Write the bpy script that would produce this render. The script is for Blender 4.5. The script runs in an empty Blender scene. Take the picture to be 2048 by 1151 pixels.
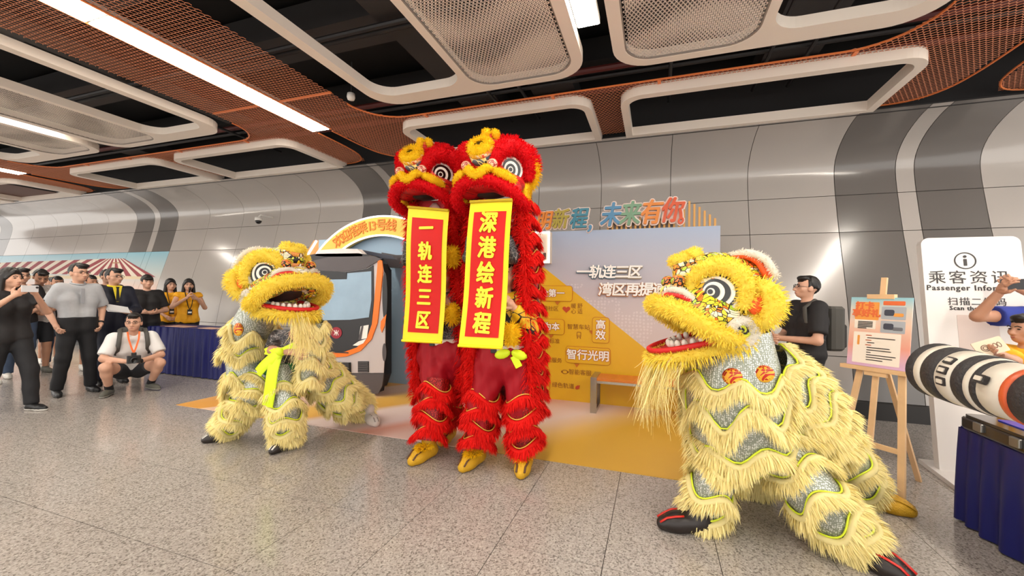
import bpy, math, random
import numpy as np
from mathutils import Vector, Matrix

random.seed(7); np.random.seed(7)
SC = bpy.context.scene
COL = SC.collection
PI = math.pi

# ------------------------------------------------------------------ camera, world, exposure
RC = np.array([[0.9442, -0.0107, 0.3291], [0.3291, -0.0156, -0.9441], [0.0152, 0.9998, -0.0112]])
VP1 = np.array([-1340, 549.]); VP2 = np.array([1310, 592.]); CXY = np.array([1024, 575.5])
FPX = float(np.sqrt(-np.dot(VP1 - CXY, VP2 - CXY)))
def _cd(u, v): return np.array([u - CXY[0], -(v - CXY[1]), -FPX])
_ya = _cd(*VP2); _ya /= np.linalg.norm(_ya)
_xa = -_cd(*VP1); _xa /= np.linalg.norm(_xa)
_za = np.cross(_xa, _ya); _za /= np.linalg.norm(_za); _xa = np.cross(_ya, _za)
RC = np.array([_xa, _ya, _za])
CAMH = 1.45
cam_d = bpy.data.cameras.new('camera'); cam = bpy.data.objects.new('camera', cam_d); COL.objects.link(cam)
cam_d.sensor_fit = 'HORIZONTAL'; cam_d.sensor_width = 36.0; cam_d.lens = FPX / 2048 * 36.0
cam_d.clip_start = 0.05; cam_d.clip_end = 100
mw = Matrix([[*RC[0], 0], [*RC[1], 0], [*RC[2], CAMH], [0, 0, 0, 1]])
cam.matrix_world = mw
SC.camera = cam
world = bpy.data.worlds.new('station_ambient'); SC.world = world; world.use_nodes = True
wb = world.node_tree.nodes['Background']; wb.inputs[0].default_value = (1.0, 0.95, 0.90, 1); wb.inputs[1].default_value = 1.25
SC.view_settings.view_transform = 'Standard'; SC.view_settings.look = 'None'
SC.view_settings.gamma = 1.0; SC.view_settings.use_curve_mapping = False
SC.view_settings.exposure = 0.9
LIGHT_STRENGTH = 17.0
try:
    SC.cycles.max_bounces = 6; SC.cycles.diffuse_bounces = 3; SC.cycles.glossy_bounces = 3
    SC.cycles.sample_clamp_indirect = 6.0
except Exception: pass

# survey helpers: where a sight line of the photograph meets a plane of the place
def at(u, v, Y):
    d = RC @ _cd(u, v); t = Y / d[1]; return np.array([t * d[0], Y, CAMH + t * d[2]])
def fl(u, v, z=0.0):
    d = RC @ _cd(u, v); t = (z - CAMH) / d[2]; return np.array([t * d[0], t * d[1], z])

# ------------------------------------------------------------------ materials
MATS = {}
def srgb(r, g, b):
    f = lambda c: (c / 255) / 12.92 if c / 255 <= 0.04045 else ((c / 255 + 0.055) / 1.055) ** 2.4
    return (f(r), f(g), f(b), 1)
def mat(name, col=(200, 200, 200), rough=0.5, metal=0.0, spec=0.5, emit=0, ecol=None, bump=0, bscale=50, var=0, vscale=5, coat=0, rnd=0, sub=0, sheen=0, transl=0):
    if name in MATS: return MATS[name]
    m = bpy.data.materials.new(name); m.use_nodes = True; MATS[name] = m
    nt = m.node_tree; b = nt.nodes['Principled BSDF']; L = nt.links
    c = srgb(*col)
    b.inputs['Base Color'].default_value = c; b.inputs['Roughness'].default_value = rough; b.inputs['Metallic'].default_value = metal
    b.inputs['Specular IOR Level'].default_value = spec; b.inputs['Coat Weight'].default_value = coat; b.inputs['Coat Roughness'].default_value = 0.1
    if sheen: b.inputs['Sheen Weight'].default_value = sheen
    if emit:
        b.inputs['Emission Color'].default_value = srgb(*(ecol or col)); b.inputs['Emission Strength'].default_value = emit
    if var or rnd:
        hsv = nt.nodes.new('ShaderNodeHueSaturation'); hsv.inputs['Color'].default_value = c
        mr = nt.nodes.new('ShaderNodeMapRange'); k = var or rnd
        mr.inputs['To Min'].default_value = 1 - k; mr.inputs['To Max'].default_value = 1 + k
        if rnd:
            g = nt.nodes.new('ShaderNodeNewGeometry'); L.new(g.outputs['Random Per Island'], mr.inputs['Value'])
        else:
            tc = nt.nodes.new('ShaderNodeTexCoord'); n = nt.nodes.new('ShaderNodeTexNoise'); n.inputs['Scale'].default_value = vscale; n.inputs['Detail'].default_value = 4
            L.new(tc.outputs['Object'], n.inputs['Vector']); L.new(n.outputs['Fac'], mr.inputs['Value'])
            mr.inputs['From Min'].default_value = 0.3; mr.inputs['From Max'].default_value = 0.7
        L.new(mr.outputs['Result'], hsv.inputs['Value']); L.new(hsv.outputs['Color'], b.inputs['Base Color'])
    if bump:
        tc = nt.nodes.new('ShaderNodeTexCoord'); n = nt.nodes.new('ShaderNodeTexNoise'); n.inputs['Scale'].default_value = bscale; n.inputs['Detail'].default_value = 3
        bp = nt.nodes.new('ShaderNodeBump'); bp.inputs['Strength'].default_value = bump; bp.inputs['Distance'].default_value = 0.01
        L.new(tc.outputs['Object'], n.inputs['Vector']); L.new(n.outputs['Fac'], bp.inputs['Height']); L.new(bp.outputs['Normal'], b.inputs['Normal'])
    if transl:
        tr = nt.nodes.new('ShaderNodeBsdfTranslucent'); tr.inputs['Color'].default_value = c
        mx = nt.nodes.new('ShaderNodeMixShader'); mx.inputs[0].default_value = transl
        out = nt.nodes['Material Output']; L.new(b.outputs[0], mx.inputs[1]); L.new(tr.outputs[0], mx.inputs[2]); L.new(mx.outputs[0], out.inputs['Surface'])
        for l in list(L):
            if l.to_node == b and l.to_socket.name == 'Base Color': L.new(l.from_socket, tr.inputs['Color'])
    return m
def ramp(nt, stops, interp='LINEAR'):
    r = nt.nodes.new('ShaderNodeValToRGB'); cr = r.color_ramp; cr.interpolation = interp
    while len(cr.elements) < len(stops): cr.elements.new(0.5)
    for e, (p, c) in zip(cr.elements, stops): e.position = p; e.color = srgb(*c)
    return r
def nodes(m): return m.node_tree, m.node_tree.nodes['Principled BSDF'], m.node_tree.links

# ------------------------------------------------------------------ mesh helpers
def link(o, parent=None):
    COL.objects.link(o)
    if parent is not None:
        o.parent = parent; o.matrix_parent_inverse = Matrix.Translation(-world_loc(parent))
    return o
def world_loc(o):
    v = o.location.copy()
    if o.parent is not None and '_w' in o: v = Vector(o['_w'])
    return v
def setw(o, v): WL[o.name] = Vector(v)
WL = {}
def world_loc(o): return WL.get(o.name, Vector((0, 0, 0)))
def mesh_obj(name, V, F, m, parent=None, smooth=False, center=True):
    V = np.asarray(V, dtype=float).reshape(-1, 3)
    c = (V.min(0) + V.max(0)) / 2 if center else np.zeros(3)
    me = bpy.data.meshes.new(name)
    if isinstance(F, np.ndarray):
        n, k = F.shape
        me.vertices.add(len(V)); me.vertices.foreach_set('co', (V - c).astype(np.float32).ravel())
        me.loops.add(n * k); me.loops.foreach_set('vertex_index', F.astype(np.int32).ravel())
        me.polygons.add(n); me.polygons.foreach_set('loop_start', np.arange(0, n * k, k, dtype=np.int32))
        try: me.polygons.foreach_set('loop_total', np.full(n, k, dtype=np.int32))
        except Exception: pass
        me.update(calc_edges=True)
    else:
        me.from_pydata((V - c).tolist(), [], F)
    if smooth: me.polygons.foreach_set('use_smooth', np.ones(len(me.polygons), dtype=bool))
    ms = m if isinstance(m, (list, tuple)) else [m]
    for x in ms: me.materials.append(x)
    o = bpy.data.objects.new(name, me)
    o.location = c; link(o, parent); WL[o.name] = Vector(c)
    return o
def share(o, name, loc, parent=None, rot=None, scale=None):
    """another object with the same mesh data"""
    c = bpy.data.objects.new(name, o.data); c.location = loc
    if rot is not None: c.rotation_euler = rot
    if scale is not None: c.scale = scale
    link(c, parent); WL[c.name] = Vector(loc); return c
def tag(o, label=None, cat=None, group=None, kind=None):
    if label: o['label'] = label
    if cat: o['category'] = cat
    if group: o['group'] = group
    if kind: o['kind'] = kind
    return o
def thing(name, label, cat, loc=(0, 0, 0), group=None):
    o = bpy.data.objects.new(name, None); o.empty_display_size = 0.1; o.location = tuple(loc); COL.objects.link(o); WL[o.name] = Vector(loc)
    return tag(o, label, cat, group)
def struct_empty(name, loc=(0, 0, 0)):
    o = bpy.data.objects.new(name, None); o.location = loc; COL.objects.link(o); WL[o.name] = Vector(loc); o['kind'] = 'structure'; return o

def rot(rx=0, ry=0, rz=0):
    return np.array(Matrix.Rotation(rz, 3, 'Z') @ Matrix.Rotation(ry, 3, 'Y') @ Matrix.Rotation(rx, 3, 'X'))
def nrm(v): v = np.asarray(v, float); return v / (np.linalg.norm(v) + 1e-12)
def frame_from(n, up=(0, 0, 1)):
    """columns: right, up, normal"""
    n = nrm(n); up = np.asarray(up, float)
    r = np.cross(up, n)
    if np.linalg.norm(r) < 1e-6: r = np.cross((0, 1, 0), n)
    r = nrm(r); return np.array([r, np.cross(n, r), n]).T

class MB:
    """collects shapes; build() links them as ONE mesh"""
    def __init__(s, T=None): s.V = []; s.F = []; s.n = 0; s.M = []; s.mi = 0; s.T = T
    def add(s, V, F):
        V = np.asarray(V, float).reshape(-1, 3)
        if s.T is not None: V = V @ s.T[0].T + s.T[1]
        s.V.append(V); s.F += [[i + s.n for i in f] for f in F]; s.M += [s.mi] * len(F); s.n += len(V); return s
    def box(s, c, d, R=None):
        x, y, z = np.array(d) / 2
        V = np.array([[-x, -y, -z], [x, -y, -z], [x, y, -z], [-x, y, -z], [-x, -y, z], [x, -y, z], [x, y, z], [-x, y, z]])
        if R is not None: V = V @ np.asarray(R).T
        return s.add(V + np.array(c), [[0, 3, 2, 1], [4, 5, 6, 7], [0, 1, 5, 4], [1, 2, 6, 5], [2, 3, 7, 6], [3, 0, 4, 7]])
    def bbox(s, lo, hi): lo = np.array(lo, float); hi = np.array(hi, float); return s.box((lo + hi) / 2, hi - lo)
    def rbox(s, c, d, r=0.01, R=None, seg=2):
        """box with rounded vertical (local z) edges and a small chamfer"""
        x, y, z = np.array(d) / 2; r = min(r, x * .99, y * .99)
        pts = []
        for cx, cy, a0 in ((x - r, y - r, 0), (-x + r, y - r, 90), (-x + r, -y + r, 180), (x - r, -y + r, 270)):
            for k in range(seg + 1):
                a = math.radians(a0 + 90 * k / seg); pts.append((cx + r * math.cos(a), cy + r * math.sin(a)))
        e = min(r * .5, z * .3)
        k = 1 - e / max(x, y)
        P = np.array(pts); n = len(P)
        V = np.vstack([np.c_[P * k, np.full(n, -z)], np.c_[P, np.full(n, -z + e)], np.c_[P, np.full(n, z - e)], np.c_[P * k, np.full(n, z)]])
        F = [list(range(n))[::-1], [3 * n + i for i in range(n)]]
        for L in range(3):
            F += [[L * n + i, L * n + (i + 1) % n, (L + 1) * n + (i + 1) % n, (L + 1) * n + i] for i in range(n)]
        if R is not None: V = V @ np.asarray(R).T
        return s.add(V + np.array(c), F)
    def tube(s, P, r, seg=8, closed=False, cap=True, flat=None):
        P = np.asarray(P, float); n = len(P); r = np.full(n, r, float) if np.isscalar(r) else np.asarray(r, float)
        T = np.gradient(P, axis=0) if not closed else (np.roll(P, -1, 0) - np.roll(P, 1, 0))
        T /= np.linalg.norm(T, axis=1)[:, None] + 1e-12
        u = np.cross(T[0], (0, 0, 1) if abs(T[0][2]) < .9 else (1, 0, 0)); u = nrm(u)
        V = []
        for i in range(n):
            u = nrm(u - T[i] * np.dot(u, T[i])); w = np.cross(T[i], u)
            a = np.linspace(0, 2 * PI, seg, endpoint=False)
            f1 = 1 if flat is None else flat
            V.append(P[i] + r[i] * (np.cos(a)[:, None] * u + f1 * np.sin(a)[:, None] * w))
        F = []
        for i in range(n if closed else n - 1):
            j = (i + 1) % n
            F += [[i * seg + k, i * seg + (k + 1) % seg, j * seg + (k + 1) % seg, j * seg + k] for k in range(seg)]
        if cap and not closed: F += [list(range(seg))[::-1], [(n - 1) * seg + k for k in range(seg)]]
        return s.add(np.vstack(V), F)
    def lathe(s, prof, seg=16, c=(0, 0, 0), R=None, ang=2 * PI):
        """prof: (radius, height) revolved round local z"""
        n = len(prof); full = abs(ang - 2 * PI) < 1e-6; m = seg if full else seg + 1
        a = np.linspace(0, ang, m, endpoint=not full)
        V = np.vstack([np.c_[r * np.cos(a), r * np.sin(a), np.full(m, h)] for r, h in prof])
        F = []
        for i in range(n - 1):
            for k in range(seg):
                k2 = (k + 1) % m
                F.append([i * m + k, i * m + k2, (i + 1) * m + k2, (i + 1) * m + k])
        if full:
            if prof[0][0] > 1e-5: F.append(list(range(m))[::-1])
            if prof[-1][0] > 1e-5: F.append([(n - 1) * m + k for k in range(m)])
        if R is not None: V = V @ np.asarray(R).T
        return s.add(V + np.array(c), F)
    def ell(s, c, r, seg=14, rings=9, R=None):
        th = np.linspace(0, PI, rings); V = []; 
        for t in th:
            a = np.linspace(0, 2 * PI, seg, endpoint=False)
            V.append(np.c_[np.sin(t) * np.cos(a), np.sin(t) * np.sin(a), np.full(seg, np.cos(t))])
        V = np.vstack(V) * np.array(r)
        F = []
        for i in range(rings - 1):
            F += [[i * seg + k, (i + 1) * seg + k, (i + 1) * seg + (k + 1) % seg, i * seg + (k + 1) % seg] for k in range(seg)]
        if R is not None: V = V @ np.asarray(R).T
        return s.add(V + np.array(c), F)
    def prism(s, poly, z0, z1, R=None, c=(0, 0, 0)):
        """polygon in local xy extruded z0..z1"""
        n = len(poly); P = np.array(poly, float)
        V = np.vstack([np.c_[P, np.full(n, z0)], np.c_[P, np.full(n, z1)]])
        if R is not None: V = V @ np.asarray(R).T
        F = [list(range(n))[::-1], [n + i for i in range(n)]] + [[i, (i + 1) % n, n + (i + 1) % n, n + i] for i in range(n)]
        return s.add(V + np.array(c), F)
    def ring(s, outer, inner, z0, z1, R=None, c=(0, 0, 0)):
        """frame between two loops with the same number of points"""
        n = len(outer); O = np.array(outer, float); I = np.array(inner, float)
        V = np.vstack([np.c_[O, np.full(n, z0)], np.c_[I, np.full(n, z0)], np.c_[O, np.full(n, z1)], np.c_[I, np.full(n, z1)]])
        if R is not None: V = V @ np.asarray(R).T
        F = []
        for i in range(n):
            j = (i + 1) % n
            F += [[i, n + i, n + j, j], [2 * n + i, 2 * n + j, 3 * n + j, 3 * n + i], [i, j, 2 * n + j, 2 * n + i], [n + i, 3 * n + i, 3 * n + j, n + j]]
        return s.add(V + np.array(c), F)
    def grid(s, P):
        """P[i][j] points -> quads"""
        P = np.asarray(P, float); a, b = P.shape[:2]
        return s.add(P.reshape(-1, 3), [[i * b + j, i * b + j + 1, (i + 1) * b + j + 1, (i + 1) * b + j] for i in range(a - 1) for j in range(b - 1)])
    def build(s, name, m, parent=None, smooth=False, label=None):
        o = mesh_obj(name, np.vstack(s.V), s.F, m, parent, smooth)
        if isinstance(m, (list, tuple)) and len(m) > 1: o.data.polygons.foreach_set('material_index', np.array(s.M, dtype=np.int32))
        if label: o['label'] = label
        return o

def rrect(x0, x1, y0, y1, r, seg=8, corners=(1, 1, 1, 1)):
    """rounded rectangle, corners (x1y1, x0y1, x0y0, x1y0); always the same point count"""
    pts = []
    for (cx, cy, a0, on) in ((x1, y1, 0, corners[0]), (x0, y1, 90, corners[1]), (x0, y0, 180, corners[2]), (x1, y0, 270, corners[3])):
        rr = (r if on is True or on == 1 else float(on) if on else 0.004)
        sx = -1 if a0 in (0, 270) else 1; sy = -1 if a0 in (0, 90) else 1
        for k in range(seg + 1):
            a = math.radians(a0 + 90 * k / seg)
            pts.append((cx + sx * rr + rr * math.cos(a), cy + sy * rr + rr * math.sin(a)))
    return pts
def smooth_path(P, n=40):
    """Catmull-Rom through points"""
    P = np.asarray(P, float); P = np.vstack([2 * P[0] - P[1], P, 2 * P[-1] - P[-2]]); out = []
    segs = len(P) - 3
    for t in np.linspace(0, segs - 1e-6, n):
        i = int(t); f = t - i; a, b, c, d = P[i:i + 4]
        out.append(0.5 * ((2 * b) + (-a + c) * f + (2 * a - 5 * b + 4 * c - d) * f * f + (-a + 3 * b - 3 * c + d) * f ** 3))
    return np.array(out)
_font = {}
def text_data(body, size=0.1, extrude=0.002, offset=0.0, space=1.0):
    cu = bpy.data.curves.new('lettering', 'FONT'); cu.body = body; cu.size = size; cu.extrude = extrude; cu.offset = offset
    cu.align_x = 'CENTER'; cu.align_y = 'CENTER'; cu.resolution_u = 2; cu.space_character = space
    o = bpy.data.objects.new('lettering', cu); COL.objects.link(o)
    dg = bpy.context.evaluated_depsgraph_get(); dg.update()
    me = bpy.data.meshes.new_from_object(o.evaluated_get(dg))
    V = np.array([v.co[:] for v in me.vertices]).reshape(-1, 3); F = [list(p.vertices) for p in me.polygons]
    bpy.data.objects.remove(o); bpy.data.curves.remove(cu); bpy.data.meshes.remove(me)
    return V, F
def text(name, body, m, parent, pos, R, size=0.1, extrude=0.002, offset=0.0, space=1.0, shear=0.0, sx=1.0, sy=1.0):
    """R columns: right, up, normal; offset thickens the strokes by re-striking the letter round itself"""
    V, F = text_data(body, size, extrude, 0.0, space)
    if len(V) == 0: return None
    V = V.copy(); V[:, 0] = V[:, 0] * sx + shear * V[:, 1]; V[:, 1] *= sy
    if offset > 0:
        k = 6 if offset < size * .04 else 10; n = len(V); VV = [V]; FF = list(F)
        for i in range(k):
            a = 2 * PI * i / k; VV.append(V + np.array([offset * math.cos(a), offset * math.sin(a), -.0001 * (i + 1)])); FF += [[j + n * (i + 1) for j in f] for f in F]
        V = np.vstack(VV); F = FF
    return mesh_obj(name, V @ np.asarray(R).T + np.array(pos), F, m, parent)
RF = np.array([[1, 0, 0], [0, 0, -1], [0, 1, 0]], float)   # upright, facing the hall (-y)
# ------------------------------------------------------------------ FLOOR
def granite(name, base=(176, 168, 160)):
    m = mat(name, base, rough=0.16, spec=0.55)
    nt, b, L = nodes(m)
    tc = nt.nodes.new('ShaderNodeNewGeometry')
    v1 = nt.nodes.new('ShaderNodeTexVoronoi'); v1.inputs['Scale'].default_value = 120
    n1 = nt.nodes.new('ShaderNodeTexNoise'); n1.inputs['Scale'].default_value = 55; n1.inputs['Detail'].default_value = 5; n1.inputs['Roughness'].default_value = .75
    L.new(tc.outputs['Position'], v1.inputs['Vector']); L.new(tc.outputs['Position'], n1.inputs['Vector'])
    r1 = ramp(nt, [(0.0, (58, 50, 46)), (0.24, (78, 68, 62)), (0.32, (148, 140, 133)), (0.7, (174, 166, 159)), (1.0, (206, 198, 191))])
    L.new(v1.outputs['Color'], r1.inputs['Fac'])
    r2 = ramp(nt, [(0.0, (96, 87, 82)), (0.42, (148, 141, 135)), (0.55, (180, 173, 167)), (1.0, (212, 206, 200))])
    L.new(n1.outputs['Fac'], r2.inputs['Fac'])
    mx = nt.nodes.new('ShaderNodeMix'); mx.data_type = 'RGBA'; mx.inputs['Factor'].default_value = 0.42
    L.new(r1.outputs['Color'], mx.inputs['A']); L.new(r2.outputs['Color'], mx.inputs['B']); L.new(mx.outputs['Result'], b.inputs['Base Color'])
    return m
GR = granite('granite_tile')
floor = mesh_obj('floor', [(-22, -6, -.012), (7, -6, -.012), (7, 6.4, -.012), (-22, 6.4, -.012)], [[0, 1, 2, 3]], mat('joint_dark', (70, 62, 58), .7)); tag(floor, kind='structure')
TX, TY = 0.6, 0.71
tb = MB().box((0, 0, -.006), (TX - .004, TY - .004, .012)).build('tile', GR, floor)
spots = []
for i in range(-36, 12):
    for j in range(-10, 8):
        x = -0.85 + TX * (i + .5); y = 1.55 + TY * (j + .5)
        if -22 < x < 6.6 and -5.8 < y < 6.2: spots.append((x, y))
# those the camera looks at most closely come first
def seen(p):
    d = RC.T @ np.array([p[0], p[1], -CAMH]); 
    if d[2] > -.3: return 1e6
    u = FPX * d[0] / -d[2]; return math.hypot(*p) if abs(u) < 1150 else 1e3 + math.hypot(*p)
spots.sort(key=seen)
tb.location = (spots[0][0], spots[0][1], -.006)
for x, y in spots[1:290]: share(tb, 'tile', (x, y, -.006), floor)
rest = MB()
for x, y in spots[290:]: rest.box((x, y, -.006), (TX - .004, TY - .004, .012))
tag(rest.build('tile_field', GR, floor), kind='stuff')

# ------------------------------------------------------------------ WALL (leaning panels that curve over at the top)
PROF = [(0, 6.25), (.2, 6.25), (0.72, 6.345), (1.44, 6.48), (2.36, 6.74), (2.89, 6.87), (3.1, 6.91), (3.25, 6.92), (3.38, 6.885), (3.5, 6.79), (3.6, 6.65), (3.68, 6.47), (3.73, 6.3), (3.76, 6.1)]
_c = smooth_path([(z, y, 0) for z, y in PROF[1:]], 400)
def wy(z): return 6.25 if z <= .2 else float(np.interp(z, _c[:, 0], _c[:, 1]))
PW = mat('panel_pale', (178, 172, 166), rough=0.19, spec=0.6, coat=.3, var=.015, vscale=.8)
PD = mat('panel_grey', (108, 104, 101), rough=0.22, spec=0.55, coat=.2)
BLK = mat('black_base', (42, 40, 39), rough=.45)
wall = mesh_obj('wall_back', np.array([[(x, y + .03, z) for x in (-22, 7)] for z, y in PROF]).reshape(-1, 3), [[2 * i, 2 * i + 1, 2 * i + 3, 2 * i + 2] for i in range(len(PROF) - 1)], mat('panel_joint', (60, 56, 54), .7))
tag(wall, kind='structure')
ROWS = [[.2, .72], [.72, 1.1, 1.44, 1.9, 2.36], [2.36, 2.6, 2.89], [2.89, 3.0, 3.1, 3.18, 3.25, 3.32, 3.38, 3.44, 3.5, 3.55, 3.6, 3.64, 3.68, 3.71, 3.73, 3.75, 3.76]]
def wall_panel(x0, x1, zs, m, par=None, name='panel', g=.004, dy=0):
    P0 = []; zz = list(zs)
    zz[0] += g; zz[-1] -= g
    V = []; F = []
    for z in zz:
        y = wy(z) + dy
        V += [(x0 + g, y, z), (x1 - g, y, z)]
    n = len(zz)
    for i in range(n - 1): F.append([2 * i, 2 * i + 1, 2 * i + 3, 2 * i + 2])
    nf = len(F); A = list(V); V += A + [(a, b + .028, c) for a, b, c in A]; s0 = 2 * n; k = 4 * n      # edges keep their own corners so the face shades smoothly
    F += [[s0, k, k + 1, s0 + 1], [s0 + 2 * n - 2, s0 + 2 * n - 1, k + 2 * n - 1, k + 2 * n - 2]]
    for i in range(n - 1): F += [[s0 + 2 * i, s0 + 2 * i + 2, k + 2 * i + 2, k + 2 * i], [s0 + 2 * i + 1, k + 2 * i + 1, k + 2 * i + 3, s0 + 2 * i + 3]]
    o = mesh_obj(name, V, F, m, par if par is not None else wall)
    o.data.polygons.foreach_set('use_smooth', np.array([q < nf for q in range(len(F))]))
    return o
groups = [(-20.4, -19.7, -19.5, -18.83), (-12.83, -12.13, -11.91, -11.24), (-5.65, -4.98, -4.78, -4.08), (2.36, 3.05, 3.25, 3.92)]
cols = []
for g in groups: cols += [(g[0], g[1], PD), (g[1], g[2], PW), (g[2], g[3], PD)]
def fillp(a, b, n):
    for i in range(n): cols.append((a + (b - a) * i / n, a + (b - a) * (i + 1) / n, PW))
fillp(-18.83, -12.83, 5); fillp(-11.24, -5.65, 5); fillp(-4.08, 2.36, 6); fillp(3.92, 7.0, 3)
# the printed mural covers the lower panels at the far end of the hall
MUR = mat('mural_print', (200, 190, 185), rough=.35)
nt, b, L = nodes(MUR)
ge = nt.nodes.new('ShaderNodeNewGeometry'); sp = nt.nodes.new('ShaderNodeSeparateXYZ'); L.new(ge.outputs['Position'], sp.inputs[0])
mr = nt.nodes.new('ShaderNodeMapRange'); mr.inputs['From Max'].default_value = 2.36; L.new(sp.outputs['Z'], mr.inputs['Value'])
rp = ramp(nt, [(0, (200, 186, 160)), (.2, (214, 172, 120)), (.42, (224, 168, 146)), (.6, (226, 190, 172)), (.78, (186, 198, 196)), (1.0, (140, 188, 204))])
L.new(mr.outputs['Result'], rp.inputs['Fac']); L.new(rp.outputs['Color'], b.inputs['Base Color'])
for x0, x1, m in cols:
    for k, zs in enumerate(ROWS):
        mm = m
        if k < 2 and x1 < -11.2: mm = MUR
        if k == 0 and x1 < -11.2: mm = MUR
        wall_panel(x0, x1, zs, mm)
bb = MB().bbox((-22, 6.16, 0), (7, 6.27, .2)).build('baseboard_back', BLK); tag(bb, kind='structure')

# mural motifs: striped awning stall, printed on the panels (thin flat prints)
mur = wall
def on_wall(x, z, d=.006): return (x, wy(z) - d, z)
def wall_quad(mb, pts, d=.006): mb.add([on_wall(x, z, d) for x, z in pts], [list(range(len(pts)))])
RS = mat('awning_red', (150, 60, 66), .6); CS = mat('awning_cream', (226, 214, 196), .6); WD = mat('mural_wood', (176, 132, 92), .6); SH = mat('mural_cream', (220, 200, 165), .6)
def awning(apexL, apexR, eaveL, eaveR, n, d):
    for i in range(n):
        t0, t1 = i / n, (i + 1) / n
        f = lambda A, B, t: (A[0] + (B[0] - A[0]) * t, A[1] + (B[1] - A[1]) * t)
        a, b2 = f(apexL, apexR, t0), f(apexL, apexR, t1); c, e = f(eaveL, eaveR, t0), f(eaveL, eaveR, t1)
        mb = MB(); wall_quad(mb, [c, e, b2, a], d); mb.build('awning_stripe', RS if i % 2 else CS, mur)
mb = MB(); wall_quad(mb, [(-20.5, .3), (-11.6, .3), (-11.6, 1.75), (-20.5, 1.75)], .004); mb.build('stall_back', SH, mur)
awning((-21, 2.12), (-13.6, 2.2), (-21, 1.86), (-14.6, 1.78), 26, .008)
awning((-13.6, 2.2), (-12.9, 2.2), (-14.6, 1.78), (-11.4, 1.72), 14, .008)
mb = MB(); wall_quad(mb, [(-13.35, .3), (-13.1, .3), (-13.0, 2.1), (-13.3, 2.1)], .010); mb.build('stall_post', WD, mur)

# dome security camera under the curve of the wall
p = at(517, 440, 6.55)
dc = thing('security_camera', 'small dome security camera on a bracket at the far wall', 'camera', p)
MB().tube([(p[0], 6.9, p[2] + .12), (p[0], 6.6, p[2] + .12), (p[0], 6.55, p[2] + .06)], .02, 6).build('bracket', mat('white_plastic', (225, 222, 216), .4), dc)
MB().lathe([(.0, .07), (.07, .06), (.075, .0), (.07, -.01)], 14, p).build('housing', MATS['white_plastic'], dc, True)
MB().lathe([(.065, -.01), (.055, -.05), (.03, -.075), (0, -.082)], 14, p).build('dome', mat('black_gloss', (18, 18, 20), .12), dc, True)

# ------------------------------------------------------------------ CEILING
PER = 8.05
ceiling = struct_empty('ceiling', (0, 0, 3.9))
VOID = mat('void_black', (26, 24, 25), .8); DUCT = mat('duct_grey', (52, 49, 49), .6); PIPE = mat('pipe_black', (34, 32, 33), .5)
WF = mat('frame_cream', (242, 230, 216), rough=.38)
COP = mat('copper_mesh', (214, 136, 96), rough=.45, metal=.15); COPR = mat('copper_rail', (240, 136, 76), rough=.4, metal=.15)
soff = mesh_obj('soffit', [(-22, -6, 5.0), (7, -6, 5.0), (7, 7.2, 5.0), (-22, 7.2, 5.0)], [[3, 2, 1, 0]], VOID, ceiling)
mesh_obj('soffit', [(-22, 6.35, 3.74), (7, 6.35, 3.74), (7, 6.35, 5.0), (-22, 6.35, 5.0)], [[0, 1, 2, 3]], VOID, ceiling)
for y, z, dy, dz in ((4.05, 4.75, .5, .35), (2.4, 4.6, .7, .3), (5.6, 4.7, .35, .3)):
    MB().bbox((-22, y - dy / 2, z - dz / 2), (7, y + dy / 2, z + dz / 2)).build('duct', DUCT if y < 5 else VOID, ceiling)
for x in (-10.6, -6.8, -2.55, -1.4, 1.5, 4.3): MB().bbox((x - .3, -4, 4.35), (x + .3, 6.2, 4.6)).build('duct', DUCT, ceiling)
for y in (3.62, 3.7, 5.35): MB().tube([(-22, y, 4.28), (7, y, 4.28)], .03, 8).build('pipe', PIPE, ceiling)
for y in (5.75, 5.2): MB().tube([(-22, y, 4.3), (7, y, 4.3)], .04, 8).build('pipe', mat('pipe_red', (92, 34, 30), .5), ceiling)
for x in (-2.2, -1.75, 1.2, 1.6, -7.1, 0.15): MB().tube([(x, -3, 4.22), (x, 6.2, 4.22)], .022, 8).build('pipe', PIPE, ceiling)

ZM, ZF = 3.85, 3.75
# ---- white rounded frames with a perforated panel and an opening
def perforated(x0, x1, y0, y1, r, z, par):
    """sheet pierced by round holes whose size changes in bands"""
    pit = .034; V = []; F = []; n = 0
    nx = int((x1 - x0) / pit); 
    rng = np.random.RandomState(3)
    rows = int((y1 - y0) / (pit * .87)); oct_a = np.arange(8) * PI / 4 + PI / 8
    sqa = np.array([[1, .41], [.41, 1], [-.41, 1], [-1, .41], [-1, -.41], [-.41, -1], [.41, -1], [1, -.41]])
    for j in range(rows):
        yc = y1 - (j + .5) * pit * .87
        for i in range(nx):
            xc = x0 + (i + .5 + (.5 if j % 2 else 0)) * pit
            if xc > x1 - pit * .5: continue
            dx = max(x0 + r - xc, xc - (x1 - r), 0); dy = max(yc - (y1 - r), 0)
            if dx * dx + dy * dy > (r - pit * .6) ** 2: continue
            f = math.sin(yc * 9.5 + 1.2 * math.sin(xc * 5)) + .8 * math.sin(xc * 4.1 + yc * 2.3)
            hr = pit * (.25 + .08 * max(-1, min(1, f)))
            hx = pit * .5; hy = pit * .87 * .5
            out = np.c_[sqa[:, 0] * hx, sqa[:, 1] * hy]; inn = np.c_[np.cos(oct_a - PI / 8 + PI / 8), np.sin(oct_a)] * hr
            V.append(np.c_[np.vstack([out, inn]) + (xc, yc), np.full(16, z)])
            F += [[n + k, n + (k + 1) % 8, n + 8 + (k + 1) % 8, n + 8 + k] for k in range(8)]
            # square corners left by the octagon
            n += 16
    Vv = np.vstack(V)
    o = mesh_obj('perforated_sheet', Vv, np.array(F), WF, par); tag(o, kind='stuff')
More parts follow.
